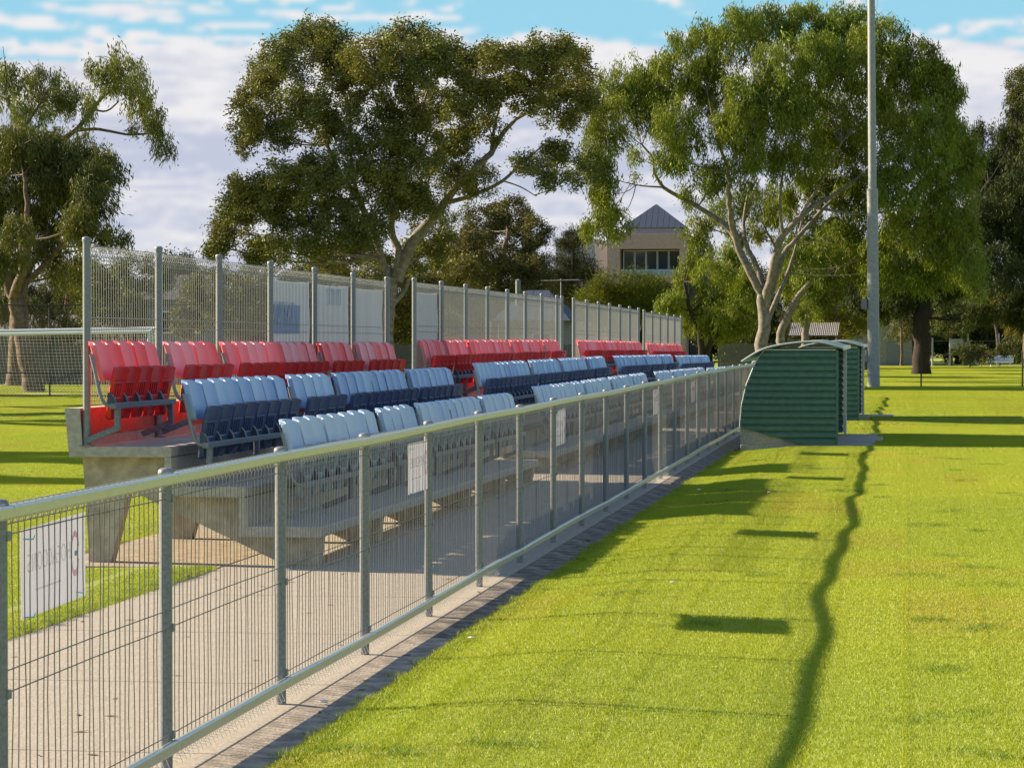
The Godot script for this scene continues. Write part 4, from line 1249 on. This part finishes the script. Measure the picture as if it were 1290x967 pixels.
	"dark_conifer": {"at": Vector3(-21.14, -0.25, -178.79),
		"clumps": [[-0.03,7.33,0.27,1.02,1.32], [0.49,8.21,-0.67,0.61,0.71], [-0.65,5.84,2,1.33,1.44], [0.82,5.69,-0.46,1.11,1.31], [-1.51,4.79,-0.18,1.42,1.52], [0.2,4.27,-0.85,1.61,1.41], [-1.37,6.3,-0.49,0.71,1.01]],
		"limbs": [[0.3, 0.06, [0,-0.29,0,0,4.28,0,0.2,7.83,0.03]]]},
	"hedge": {"at": Vector3(-14.9, -0.25, -149.38),
		"clumps": [[-0.7,4.25,-2.57,1.25,0.91], [0.64,4.5,-2.26,1.5,0.87], [1.72,4.27,-0.3,1.18,0.84], [-0.73,3.53,0.91,1.53,0.94], [1.44,3.42,-1.83,1.5,0.92], [-1.68,3.84,-1.29,0.67,0.84], [2.57,3.72,-0.37,0.76,0.93]],
		"limbs": [[0.25, 0.1, [0,-0.03,0,0.04,1.83,0.01,0.13,3.94,0.02]], [0.2, 0.1, [0.63,-0.03,0.09,0.88,1.83,0.12,1.46,3.52,0.2]]]},
	"light_tree": {"at": Vector3(-10.14, -0.25, -141.96),
		"clumps": [[-0.85,4.91,1.14,0.89,0.81], [0.62,5.53,-3.21,1.17,0.86], [-0.66,5.95,0.76,0.48,0.4], [1.24,6.32,2.64,0.65,0.49], [1.45,5.09,2.48,1.22,1.14], [-1.59,3.85,-0.17,0.88,0.8], [-0.07,3.94,1.03,1.45,1.13], [1.83,3.52,-0.57,1.27,1.19], [0.78,2.57,0.33,1.44,0.72], [2.45,4.63,-1.07,0.79,1.19], [-0.69,2.86,1.22,1.05,0.65]],
		"limbs": [[0.22, 0.07, [-0.12,-0.07,-0.02,-0.04,1.25,-0.01,-0.2,2.45,-0.03,-0.67,3.65,-0.09,-0.91,4.85,-0.13]], [0.2, 0.07, [0.04,-0.07,0.01,0.28,1.45,0.04,1.07,2.85,0.15,1.78,4.25,0.25]]]},
	"olive_left": {"at": Vector3(-37.14, -0.25, -131.12),
		"clumps": [[0.01,4.9,-0.72,1.51,1.13], [-0.76,3.57,-1.42,1.13,1.13], [1.25,3.56,-1.68,1.28,1.13], [1.4,5.13,1.32,1,0.92], [-1.75,4.92,-0.03,0.99,0.99], [-0.5,2.44,1.08,1.76,0.84]],
		"limbs": [[0.25, 0.08, [0,-0.03,0,0.04,1.87,0.01,-0.19,4.15,-0.03]]]},
	"olive_mid": {"at": Vector3(-32.85, -0.25, -136.77),
		"clumps": [[0.22,4.38,-2.55,1.39,1.01], [0.71,4.83,1.29,1.35,0.95], [-0.75,3.22,-1.86,1.01,1.01], [0.44,3.04,-0.16,1.57,1.1], [1.73,3.64,1.26,1.19,1.19], [3.22,4.64,1.87,1.43,0.88], [4.71,3.43,0.53,1.58,1.34], [2.93,2.84,0.4,1.34,0.95], [-1.41,4.51,-2.1,0.93,1.01], [-2.38,3.12,-0.52,0.87,0.95]],
		"limbs": [[0.25, 0.08, [0,-0.12,0,0.08,1.86,0.01,0,3.83,0]]]},
	"left_shrub": {"at": Vector3(-44.48, -0.25, -145.24),
		"clumps": [[-0.09,5.4,-0.85,1.43,0.84], [0.78,4.36,-0.14,1.18,1.18], [-0.67,3.09,-0.37,0.93,0.93], [-1.74,3.51,-1.13,1.09,1.26], [-3.27,3.94,-0.42,1.27,1.44], [1,2.67,-0.15,0.93,0.93]],
		"limbs": [[0.2, 0.08, [0.08,-0.03,0.01,0.08,2.25,0.01,0.29,4.36,0.04]]]},
	"yellow_bush": {"at": Vector3(-4.27, -0.25, -179.13),
		"clumps": [[-1.25,4.66,0.14,1.51,1.21], [0.3,4.38,2.4,1.73,1.32], [1.74,3.85,0.13,1.2,1.2], [-0.77,3.36,0.92,1.51,1.01], [0.95,2.86,2.5,1.42,0.91]],
		"limbs": [[0.2, 0.08, [0,-0.26,0,0,2.25,0,-0.15,3.75,-0.02]]]},
	"silver_bush": {"at": Vector3(-0.26, -0.25, -189.79),
		"clumps": [[-0.31,3.41,-0.42,0.63,0.85], [0.21,2.89,0.62,0.74,0.96], [-0.21,2.25,1.11,0.75,0.64]],
		"limbs": [[0.12, 0.05, [0,-0.08,0,0,1.99,0,-0.05,3.04,-0.01]]]},
	"round_bush": {"at": Vector3(2.99, -0.25, -190.24),
		"clumps": [[-0.42,4.1,-0.08,1.06,0.95], [0.53,3.73,0.18,1.17,1.17], [-0.68,3.05,0.47,0.85,0.96], [0.36,2.67,-0.49,1.16,0.74]],
		"limbs": [[0.15, 0.06, [0,-0.08,0,0,2.25,0,0,3.57,0]]]},
	"golden_bush": {"at": Vector3(5.57, -0.25, -194.64),
		"clumps": [[-0.93,4.19,-0.9,0.97,0.75], [0.41,3.99,1.12,1.2,0.87], [1.51,3.34,1.88,0.98,0.87], [2.14,2.25,0.15,0.86,0.97], [0.97,4.87,1.91,0.98,0.65]],
		"limbs": [[0.15, 0.06, [0.7,-0.13,0.1,0.59,2.25,0.08,0.27,3.76,0.04]]]},
	"low_shrub": {"at": Vector3(3.87, -0.25, -182.29),
		"clumps": [[-0.16,0.93,-0.26,0.81,0.61], [0.61,1.23,0.4,0.71,0.61], [2.16,1.14,-1.11,0.8,0.5], [3.34,1.23,1.12,0.71,0.81], [1.13,0.82,1.1,0.61,0.51]],
		"limbs": [[0.05, 0.03, [0.2,-0.08,0.03,0.2,0.73,0.03]]]},
	"thicket": {"at": Vector3(-30.94, -0.25, -202.67),
		"clumps": [[-1.55,1.68,-1.27,1.72,1.49], [-0,1.96,0.01,1.96,1.73], [1.96,1.56,0.58,1.73,1.5], [-0.82,3.69,-0.34,1.73,1.5], [1.07,3.87,0.65,1.85,1.51], [0.01,5.02,-0.08,1.39,1.04], [2.85,3.12,0.45,1.27,1.27], [-2.44,3.11,-1.15,1.15,1.15], [2.52,4.54,-1.32,1.03,0.8]],
		"limbs": [[0.25, 0.1, [0,-0.06,0,0.06,1.67,0.01,0.29,3.98,0.04]], [0.1, 0.05, [0,0.81,0,-1.14,2.83,-0.16]]]},
}

func sprig(kind: String) -> ArrayMesh:
	var s := shape()
	s.colored = true
	var n := 84
	var spread := Vector3(0.24, 0.40, 0.24)
	var len0 := 0.20
	var wid := 0.040
	if kind == "round":
		n = 96; len0 = 0.14; wid = 0.052; spread = Vector3(0.27, 0.22, 0.27)
	elif kind == "fine":
		n = 90; len0 = 0.20; wid = 0.026; spread = Vector3(0.34, 0.30, 0.34)
	for i in n:
		var p := Vector3(rng.randfn(0, 0.5), rng.randfn(0, 0.5), rng.randfn(0, 0.5)) * spread
		var dir: Vector3
		if kind == "gum":
			dir = Vector3(rng.randfn(0, 0.45), -1.0, rng.randfn(0, 0.45)).normalized()
		elif kind == "round":
			dir = Vector3(rng.randfn(), rng.randfn() - 0.5, rng.randfn()).normalized()
		else:
			dir = (p.normalized() + Vector3(rng.randfn(), rng.randfn() + 0.7, rng.randfn()) * 0.5).normalized()
		var side := dir.cross(Vector3(rng.randfn(), rng.randfn() * 0.4, rng.randfn())).normalized()
		var l := len0 * rng.randf_range(0.7, 1.25)
		var w := wid * rng.randf_range(0.75, 1.2) * 0.5
		var out := side.cross(dir)
		var b := p + dir * l * 0.45 + side * w + out * 0.006
		var c := p + dir * l * 0.45 - side * w + out * 0.006
		var e := p + dir * l
		var k := rng.randf_range(0.62, 0.98)
		s.tint = Color(minf(1.0, k * rng.randf_range(0.93, 1.1)), k, k * rng.randf_range(0.8, 1.02))
		s.flat(p, b, e, out)
		s.flat(p, e, c, out)
	return s.mesh()

var sprigs := {}
var gaps := FastNoiseLite.new()

func make_tree(called: String, key: String, label: String, category: String, kind: String, leaf: Material, bark: Material, per: float, tint: Color, droop := 0.0, group := "", size := 1.0):
	var q = TREES[key]
	rng.seed = hash(key)
	var t := thing(called, label, category, q["at"], 0.0, group)
	var s := shape()
	var knots := []
	for l in q["limbs"]:
		var pts := []
		for i in range(0, l[2].size(), 3): pts.append(Vector3(l[2][i], l[2][i + 1], -l[2][i + 2]))
		var line := []
		for i in pts.size() - 1:
			var steps := 4
			for k in steps:
				line.append(pts[i].cubic_interpolate(pts[i + 1], pts[maxi(i - 1, 0)], pts[mini(i + 2, pts.size() - 1)], k / float(steps)))
		line.append(pts[pts.size() - 1])
		for i in range(1, line.size() - 1):
			line[i] += Vector3(rng.randfn(), rng.randfn() * 0.4, rng.randfn()) * float(l[0]) * 0.10
		if pts[0].y < 1.0:
			# the foot flares into the ground
			s.tube([pts[0] - Vector3(0, 0.3, 0), pts[0] + Vector3(0, 0.5, 0)], float(l[0]) * 1.32, float(l[0]) * 0.98, 12)
		s.tube(line, l[0], l[1], 12 if l[0] > 0.2 else 8)
		for i in line.size(): knots.append([line[i], lerpf(l[0], l[1], float(i) / line.size())])
	for c in q["clumps"]:
		var at := Vector3(c[0], c[1], -c[2])
		var best = null
		var far := 1e9
		for k in knots:
			var d: float = at.distance_to(k[0]) + maxf(0.0, k[0].y - at.y + 0.4) * 1.2
			if d < far:
				far = d; best = k
		if far > 0.5:
			var a: Vector3 = best[0]
			var mid := a.lerp(at, 0.5) + Vector3(rng.randfn() * 0.12, -0.08 * far + rng.randfn() * 0.1, rng.randfn() * 0.12) * minf(far * 0.5, 1.5)
			var r: float = clampf(best[1] * 0.45, 0.025, 0.07)
			var tip := at + Vector3(0, float(c[4]) * 0.3, 0)
			var l2 := []
			for k in 6: l2.append(a.lerp(mid, k / 5.0).lerp(mid.lerp(tip, k / 5.0), k / 5.0))
			s.tube(l2, r, r * 0.3, 6)
			for k in 4:
				var e := at + Vector3(rng.randfn() * c[3], rng.randfn() * c[4], rng.randfn() * c[3]) * 0.55
				var b0: Vector3 = l2[3 + k % 2]
				s.tube([b0, b0.lerp(e, 0.5) + Vector3(0, 0.15, 0), e], r * 0.4, 0.012, 4)
	put(t, "trunk", s.mesh(), bark)
	# leaves
	var xf: Array[Transform3D] = []
	var tones := PackedColorArray()
	for c in q["clumps"]:
		var at := Vector3(c[0], c[1], -c[2])
		var rx: float = c[3]
		var ry: float = c[4]
		var rz := (rx + ry) * 0.5
		var n := int(per * (rx * ry + rx * rz + ry * rz) * 1.35 / size / size)
		var ctone := rng.randf_range(0.84, 1.16)
		var warm := rng.randf_range(-0.06, 0.08)
		for i in n:
			var dir := Vector3(rng.randfn(), rng.randfn(), rng.randfn()).normalized()
			var rr := pow(rng.randf(), 0.40)
			if rng.randf() < 0.07: rr *= rng.randf_range(1.05, 1.28)
			var p := at + Vector3(dir.x * rx, dir.y * ry, dir.z * rz) * rr
			p.y -= droop * maxf(0.0, rr - 0.5) * (0.6 if dir.y < 0.0 else 0.15) * ry * rng.randf()
			var g := gaps.get_noise_3d(p.x + q["at"].x, p.y * 1.25, p.z)
			if g < 0.06 and rng.randf() < 0.93: continue
			var b := Basis(Vector3.UP, rng.randf() * TAU)
			b = b * Basis(Vector3.RIGHT, rng.randfn() * 0.25) * Basis.from_scale(Vector3(rng.randf_range(0.7, 1.3), rng.randf_range(0.75, 1.2), rng.randf_range(0.7, 1.3)))
			var sc := rng.randf_range(0.7, 1.45) * size
			xf.append(Transform3D(b.scaled(Vector3.ONE * sc), p))
			var k := ctone * rng.randf_range(0.8, 1.2)
			k *= 1.25
			tones.append(Color(tint.r * k * (1.0 + warm * 1.6), tint.g * k * (1.0 + warm * 0.4), tint.b * k * (1.0 - warm)))
	var mm := MultiMesh.new()
	mm.transform_format = MultiMesh.TRANSFORM_3D
	mm.use_colors = true
	mm.mesh = sprigs[kind]
	mm.instance_count = xf.size()
	for i in xf.size():
		mm.set_instance_transform(i, xf[i])
		mm.set_instance_color(i, tones[i])
	var mi := MultiMeshInstance3D.new()
	mi.name = "crown"
	mi.multimesh = mm
	mi.material_override = leaf
	t.add_child(mi, true)
	tag(mi, "", "", "", "stuff")
	leaves += xf.size()
	return t

var leaves := 0

func make_trees():
	gaps.seed = 4
	gaps.frequency = 0.95
	gaps.fractal_octaves = 2
	rng.seed = 77
	for k in ["gum", "round", "fine"]: sprigs[k] = sprig(k)
	M.leaf = leafy(Color(1, 1, 1), Color(0.62, 0.62, 0.16), true, 0.55)
	(M.leaf as StandardMaterial3D).metallic_specular = 0.25
	var leaf: Material = M.leaf
	make_tree("gum_tree", "right_gum", "tall spreading gum with pale forked trunk and drooping bright green leaves behind the shelters", "tree", "gum", leaf, M.bark_pale, 26.0, Color(0.165, 0.212, 0.032), 1.0)
	make_tree("gum_tree", "leaning_gum", "slender gum stem leaning right beside the pale forked trunk", "tree", "gum", leaf, M.bark_pale, 20.0, Color(0.12, 0.155, 0.028), 0.8)
	make_tree("gum_tree", "centre_gum", "broad olive-leaved gum with cream trunk behind the gap between stands", "tree", "round", leaf, M.bark_pale, 25.0, Color(0.150, 0.158, 0.052), 0.2)
	make_tree("back_gum", "back_gum", "bright yellow-green gum seen through the pale forked limbs", "tree", "gum", leaf, M.bark_pale, 19.0, Color(0.20, 0.24, 0.034), 0.8)
	make_tree("back_bush", "back_bush", "olive bushes behind the cream trunk of the broad gum", "bush", "round", leaf, M.bark_brown, 20.0, Color(0.12, 0.118, 0.035))
	make_tree("gum_tree", "left_gum", "dense dark gum with a gnarled brown trunk behind the soccer goal", "tree", "gum", leaf, M.bark_brown, 27.0, Color(0.115, 0.13, 0.04), 0.4)
	make_tree("gum_tree", "tall_left_gum", "taller open gum with drooping leaves above the dense dark gum", "tree", "gum", leaf, M.bark_brown, 13.0, Color(0.18, 0.20, 0.058), 1.2)
	make_tree("shade_tree", "dark_tree", "dark dense tree with a thick black trunk right of the floodlight pole", "tree", "gum", leaf, M.bark_dark, 30.0, Color(0.048, 0.066, 0.021), 0.6)
	make_tree("gum_tree", "edge_gum", "tall gum top showing above the dark tree at the right edge", "tree", "round", leaf, M.bark_brown, 18.0, Color(0.085, 0.095, 0.032), 0.3)
	make_tree("shade_tree", "brown_tree", "bronze-tinted round tree between the two big gums", "tree", "round", leaf, M.bark_brown, 24.0, Color(0.10, 0.10, 0.036))
	make_tree("shade_tree", "dark_conifer", "dark rusty-topped conifer left of the pink house", "tree", "fine", leaf, M.bark_dark, 22.0, Color(0.04, 0.045, 0.018))
	make_tree("clipped_hedge", "hedge", "rounded clipped evergreen hedge below the pink house", "hedge", "fine", leaf, M.bark_dark, 34.0, Color(0.12, 0.15, 0.024))
	make_tree("shade_tree", "light_tree", "light green small tree right of the clipped hedge", "tree", "gum", leaf, M.bark_dark, 20.0, Color(0.17, 0.215, 0.036), 0.5)
	make_tree("shade_tree", "olive_left", "grey-green bushy tree behind the first panels of the back fence", "tree", "round", leaf, M.bark_brown, 20.0, Color(0.12, 0.13, 0.05))
	make_tree("shade_tree", "olive_mid", "wide olive bushes behind the banners", "bush", "round", leaf, M.bark_brown, 20.0, Color(0.135, 0.14, 0.042))
	make_tree("shade_tree", "left_shrub", "loose green shrub behind the gnarled trunk", "bush", "gum", leaf, M.bark_brown, 14.0, Color(0.09, 0.105, 0.03))
	make_tree("garden_bush", "yellow_bush", "yellow-green bush above the tin-roofed shed", "bush", "round", leaf, M.bark_brown, 15.0, Color(0.15, 0.165, 0.025))
	make_tree("garden_bush", "silver_bush", "silvery bush between the garage roof and the dark trunk", "bush", "round", leaf, M.bark_brown, 15.0, Color(0.16, 0.165, 0.09))
	make_tree("garden_bush", "round_bush", "round mid-green bush right of the dark trunk", "bush", "round", leaf, M.bark_brown, 15.0, Color(0.095, 0.12, 0.045))
	make_tree("garden_bush", "golden_bush", "golden-leaved bush above the white bench", "bush", "round", leaf, M.bark_brown, 13.0, Color(0.17, 0.15, 0.03))
	make_tree("garden_bush", "low_shrub", "low shrubs around the white bench", "bush", "round", leaf, M.bark_brown, 15.0, Color(0.085, 0.10, 0.03))
	# trees beyond the pitch's left edge, out of the picture; their long shadows cross the lawn
	var spots := [[-33.0, 41.0, 1.0], [-34.0, 47.5, 1.02], [-36.0, 64.0, 1.05], [-41.0, 73.0, 1.15], [-44.0, 82.0, 1.15]]
	var src := get_node("gum_tree_003")
	for i in spots.size():
		var c: Node3D = src.duplicate()
		c.name = numbered("gum_tree")
		add_child(c, true)
		c.position = Vector3(spots[i][0], 0, -spots[i][1])
		c.rotation.y = 1.3 * i
		c.scale = Vector3(0.55, spots[i][2] * 1.15, 0.55)
		tag(c, "gum beyond the left pitch, out of view, its shadow striping the lawn", "tree", "gums along the left pitch")
	# thickets and trees far behind everything
	make_tree("thicket", "thicket", "dark leafy thicket behind the back yards", "tree", "round", leaf, M.bark_dark, 17.0, Color(0.04, 0.05, 0.017), 0.0, "far line of dark trees")
	rng.seed = 5
	var thick := get_node("thicket")
	for i in 30:
		var c: Node3D = thick.duplicate()
		c.name = numbered("thicket")
		add_child(c, true)
		var d := rng.randf_range(200.0, 211.0)
		if i > 19: d = rng.randf_range(236.0, 260.0)
		var x := -72.0 + i * 4.4 if i < 20 else -95.0 + (i - 20) * 11.0
		if x > -25.0 and x < -13.0 and i < 20: d += 22.0
		c.position = Vector3(x + rng.randf_range(-1, 1), -0.3, -d)
		c.rotation.y = rng.randf() * TAU
		var k := rng.randf_range(0.85, 1.15)
		if i > 19: k *= 1.5
		c.scale = Vector3(k, k * rng.randf_range(0.85, 1.1), k)
		tag(c, "dark leafy thicket in the far line behind the back yards", "tree", "far line of dark trees")

# ---------------------------------------------------------------- grass
func make_grass():
	rng.seed = 9
	var tiles := []
	for v in 4:
		var s := shape()
		s.colored = true
		for i in 3000:
			var p := Vector3(rng.randf(), 0, rng.randf()) - Vector3(0.5, 0.0, 0.5)
			p *= 0.54
			var h := rng.randf_range(0.008, 0.019)
			var a := rng.randf() * TAU
			var side := Vector3(cos(a), 0, sin(a)) * rng.randf_range(0.0012, 0.0025)
			var bend := Vector3(rng.randfn(), 0, rng.randfn()) * h * 0.5
			var k := rng.randf_range(0.85, 1.12)
			var dry := rng.randf()
			s.tint = Color(0.37 * k, 0.43 * k, 0.022 * k)
			if dry < 0.07: s.tint = Color(0.46 * k, 0.44 * k, 0.07 * k)
			elif dry > 0.82: s.tint = Color(0.25 * k, 0.36 * k, 0.022 * k)
			var out := (Vector3(-side.z, 0.0, side.x).normalized() + Vector3.UP * 0.4).normalized()
			s.tri(p - side, p + side, p + bend + Vector3.UP * h, out, out, out)
		tiles.append(s.mesh())
	var patch := FastNoiseLite.new()
	patch.seed = 3
	patch.frequency = 0.16
	var xf := [[], [], [], []]
	var col := [[], [], [], []]
	var d := 9.0
	while d < 190.0:
		var st := 0.5 if d < 60.0 else 1.0
		var x := -62.25
		while x < 12.0:
			var px := x
			x += st
			if px > 0.06 * d + 2.5 or px < -0.345 * d - 1.0 or (d > 112.0 and d < 114.0): continue
			if px < -2.9:
				if d < 101.0 and px > -5.95: continue
				if d > 23.1 and d < 93.0 and px > -7.6: continue
				if d > 32.0 and d < 112.0 and px > -0.21 * d: continue
				if d < 13.0: continue
			if d > 101.0 and px < -8.0 and px > -0.24 * d: continue
			# the shelters stand on slabs
			if px > -3.0 and px < -0.45 and ((d > 48.2 and d < 54.4) or (d > 62.2 and d < 68.6)): continue
			if px < -2.6 and px > -2.94: px = maxf(px, -2.69)
			if px < -6.2 and px > -6.3 and d < 23.2: px = -6.06
			if px < -7.6 and px > -8.0 and d > 23.1: px = -7.66
			var y := ground(px, d)
			var e := 0.25 if px > -2.5 or px < -3.0 else 0.2
			var nx := ground(px + e, d) - ground(px - e, d)
			var nz := ground(px, d + e) - ground(px, d - e)
			if px < -5.0 and px > -8.5: nx = 0.0; nz = 0.0
			var up := Vector3(-nx / (2 * e), 1, nz / (2 * e)).normalized()
			var b := Basis(Vector3.RIGHT.slide(up).normalized(), up, Vector3.BACK.slide(up).normalized())
			b = b * Basis(Vector3.UP, (rng.randi() % 4) * PI / 2.0)
			var hs := 1.0 if d < 112.0 else 2.0
			b = b * Basis.from_scale(Vector3(st * 2.0, hs, st * 2.0))
			var k := rng.randi() % 4
			xf[k].append(Transform3D(b, Vector3(px, y - 0.002, -d)))
			var n := patch.get_noise_2d(px, d * 0.6)
			var tone := 1.02 + 0.10 * n
			var worn := smoothstep(0.18, 0.55, patch.get_noise_2d(px * 2.3 + 50.0, d * 1.1))
			tone *= 1.03 - 0.03 * smoothstep(-0.5, 0.5, sin((px + 0.3 * n) * 2.6))
			col[k].append(Color(tone * (1.0 + 0.10 * n + 0.05 * worn), tone * (1.0 - 0.10 * worn), tone * (1.0 + 0.5 * worn)))
		d += st
	# ragged, longer tufts where the mower does not reach, and darker tufts in the sward
	var tuft := shape()
	tuft.colored = true
	for i in 90:
		var p := Vector3(rng.randfn() * 0.07, 0, rng.randfn() * 0.07)
		var h := rng.randf_range(0.03, 0.065)
		var a := rng.randf() * TAU
		var side := Vector3(cos(a), 0, sin(a)) * rng.randf_range(0.0015, 0.003)
		var k := rng.randf_range(0.8, 1.15)
		tuft.tint = Color(0.27 * k, 0.35 * k, 0.03 * k)
		var out := (Vector3(-side.z, 0.0, side.x).normalized() + Vector3.UP * 0.4).normalized()
		tuft.tri(p - side, p + side, p + Vector3(rng.randfn(), 0, rng.randfn()) * h * 0.5 + Vector3.UP * h, out, out, out)
	tiles.append(tuft.mesh())
	xf.append([])
	col.append([])
	for i in 900:
		var near_strip := i % 3 > 0
		var ze := rng.randf_range(9.5, 80.0) if near_strip else rng.randf_range(13.0, 23.2)
		if near_strip and ((ze > 48.2 and ze < 54.4) or (ze > 62.2 and ze < 68.6)): continue
		var ex := -2.93 + absf(rng.randfn()) * 0.07 if near_strip else -5.83 - absf(rng.randfn()) * 0.07
		xf[4].append(Transform3D(Basis(Vector3.UP, rng.randf() * TAU) * Basis.from_scale(Vector3.ONE * rng.randf_range(0.3, 0.7)), Vector3(ex, maxf(ground(ex, ze), -0.03) - 0.004, -ze)))
		col[4].append(Color(1, 1, 1))
	for i in 45:
		var ze := rng.randf_range(11.0, 45.0)
		var ex := rng.randf_range(-2.6, 1.5)
		for k in 3:
			var px := ex + rng.randfn() * 0.12
			var pz := ze + rng.randfn() * 0.08
			xf[4].append(Transform3D(Basis(Vector3.UP, rng.randf() * TAU) * Basis.from_scale(Vector3(1.0, 0.55, 1.0)), Vector3(px, ground(px, pz) - 0.002, -pz)))
			col[4].append(Color(0.55, 0.75, 0.9))
	for k in 5:
		var mm := MultiMesh.new()
		mm.transform_format = MultiMesh.TRANSFORM_3D
		mm.use_colors = true
		mm.mesh = tiles[k]
		mm.instance_count = xf[k].size()
		for i in xf[k].size():
			mm.set_instance_transform(i, xf[k][i])
			mm.set_instance_color(i, col[k][i])
		var mi := MultiMeshInstance3D.new()
		mi.name = numbered("lawn_grass")
		mi.multimesh = mm
		mi.material_override = M.blade
		add_child(mi, true)
		tag(mi, "short mown bright green grass of the sports lawn", "grass", "mown grass", "stuff")

func make_litter():
	rng.seed = 31
	var what := [["crumpled white wrapper on the concrete strip under the fence", -3.12, 14.95, 0.045], ["pale scrap of paper on the lawn beyond the first sign's shadow", -1.72, 21.0, 0.035], ["white scrap in the wide shadow on the lawn", -2.55, 35.1, 0.04], ["bluish scrap at the edge of the wide shadow", -1.62, 33.9, 0.035], ["pale bottle cap on the grass edge by the strip", -2.78, 18.0, 0.035]]
	var leafm := shape()
	leafm.flat(Vector3(0, 0, 0), Vector3(0.02, 0.004, 0.05), Vector3(-0.015, 0.002, 0.06), Vector3.UP)
	leafm.flat(Vector3(0.02, 0.004, 0.05), Vector3(-0.015, 0.002, 0.06), Vector3(0.004, 0.008, 0.11), Vector3.UP)
	var mm := MultiMesh.new()
	mm.transform_format = MultiMesh.TRANSFORM_3D
	mm.mesh = leafm.mesh()
	mm.instance_count = 520
	for i in 520:
		var x := -3.25 + 0.28 * rng.randf()
		var d := 9.0 + 50.0 * rng.randf()
		if i % 3 == 0:
			x = -5.7 + 2.3 * rng.randf()
			d = 10.0 + 35.0 * rng.randf()
		elif d < 19.0 and rng.randf() < 0.8: d += 20.0
		mm.set_instance_transform(i, Transform3D(Basis(Vector3.UP, rng.randf() * TAU).scaled(Vector3.ONE * rng.randf_range(0.35, 0.9)), Vector3(x, 0.002 if x < -3.24 else -0.010, -d)))
	var mi := MultiMeshInstance3D.new()
	mi.name = numbered("leaf_litter")
	mi.multimesh = mm
	mi.material_override = plain(Color(0.11, 0.07, 0.04), 0.8)
	add_child(mi, true)
	tag(mi, "dry brown gum leaves scattered on the path and strip", "leaf litter", "", "stuff")
	for q in what:
		var s := shape()
		var r: float = q[3] * 0.5
		for i in 7:
			for j in 4:
				var f := func(a: int, b: int) -> Vector3:
					var th := PI * b / 4.0
					var ph := TAU * (a % 7) / 7.0
					var k := 0.7 + 0.5 * absf(sin(a % 7 * 2.3 + b * 1.7 + q[1]))
					return Vector3(cos(ph) * sin(th) * r * k * 1.3, cos(th) * r * 0.35 * k, sin(ph) * sin(th) * r * k)
				s.quad(f.call(i, j), f.call(i + 1, j), f.call(i + 1, j + 1), f.call(i, j + 1), Vector3(0, 1, 0).lerp(f.call(i, j).normalized(), 0.9))
		var y := ground(q[1], q[2]) + 0.035 if q[1] > -2.94 else 0.0
		var o := put(self, "litter_scrap", s.mesh(), M.litter, Vector3(q[1], y + r * 0.4, -q[2]))
		tag(o, q[0], "litter", "scraps of litter")
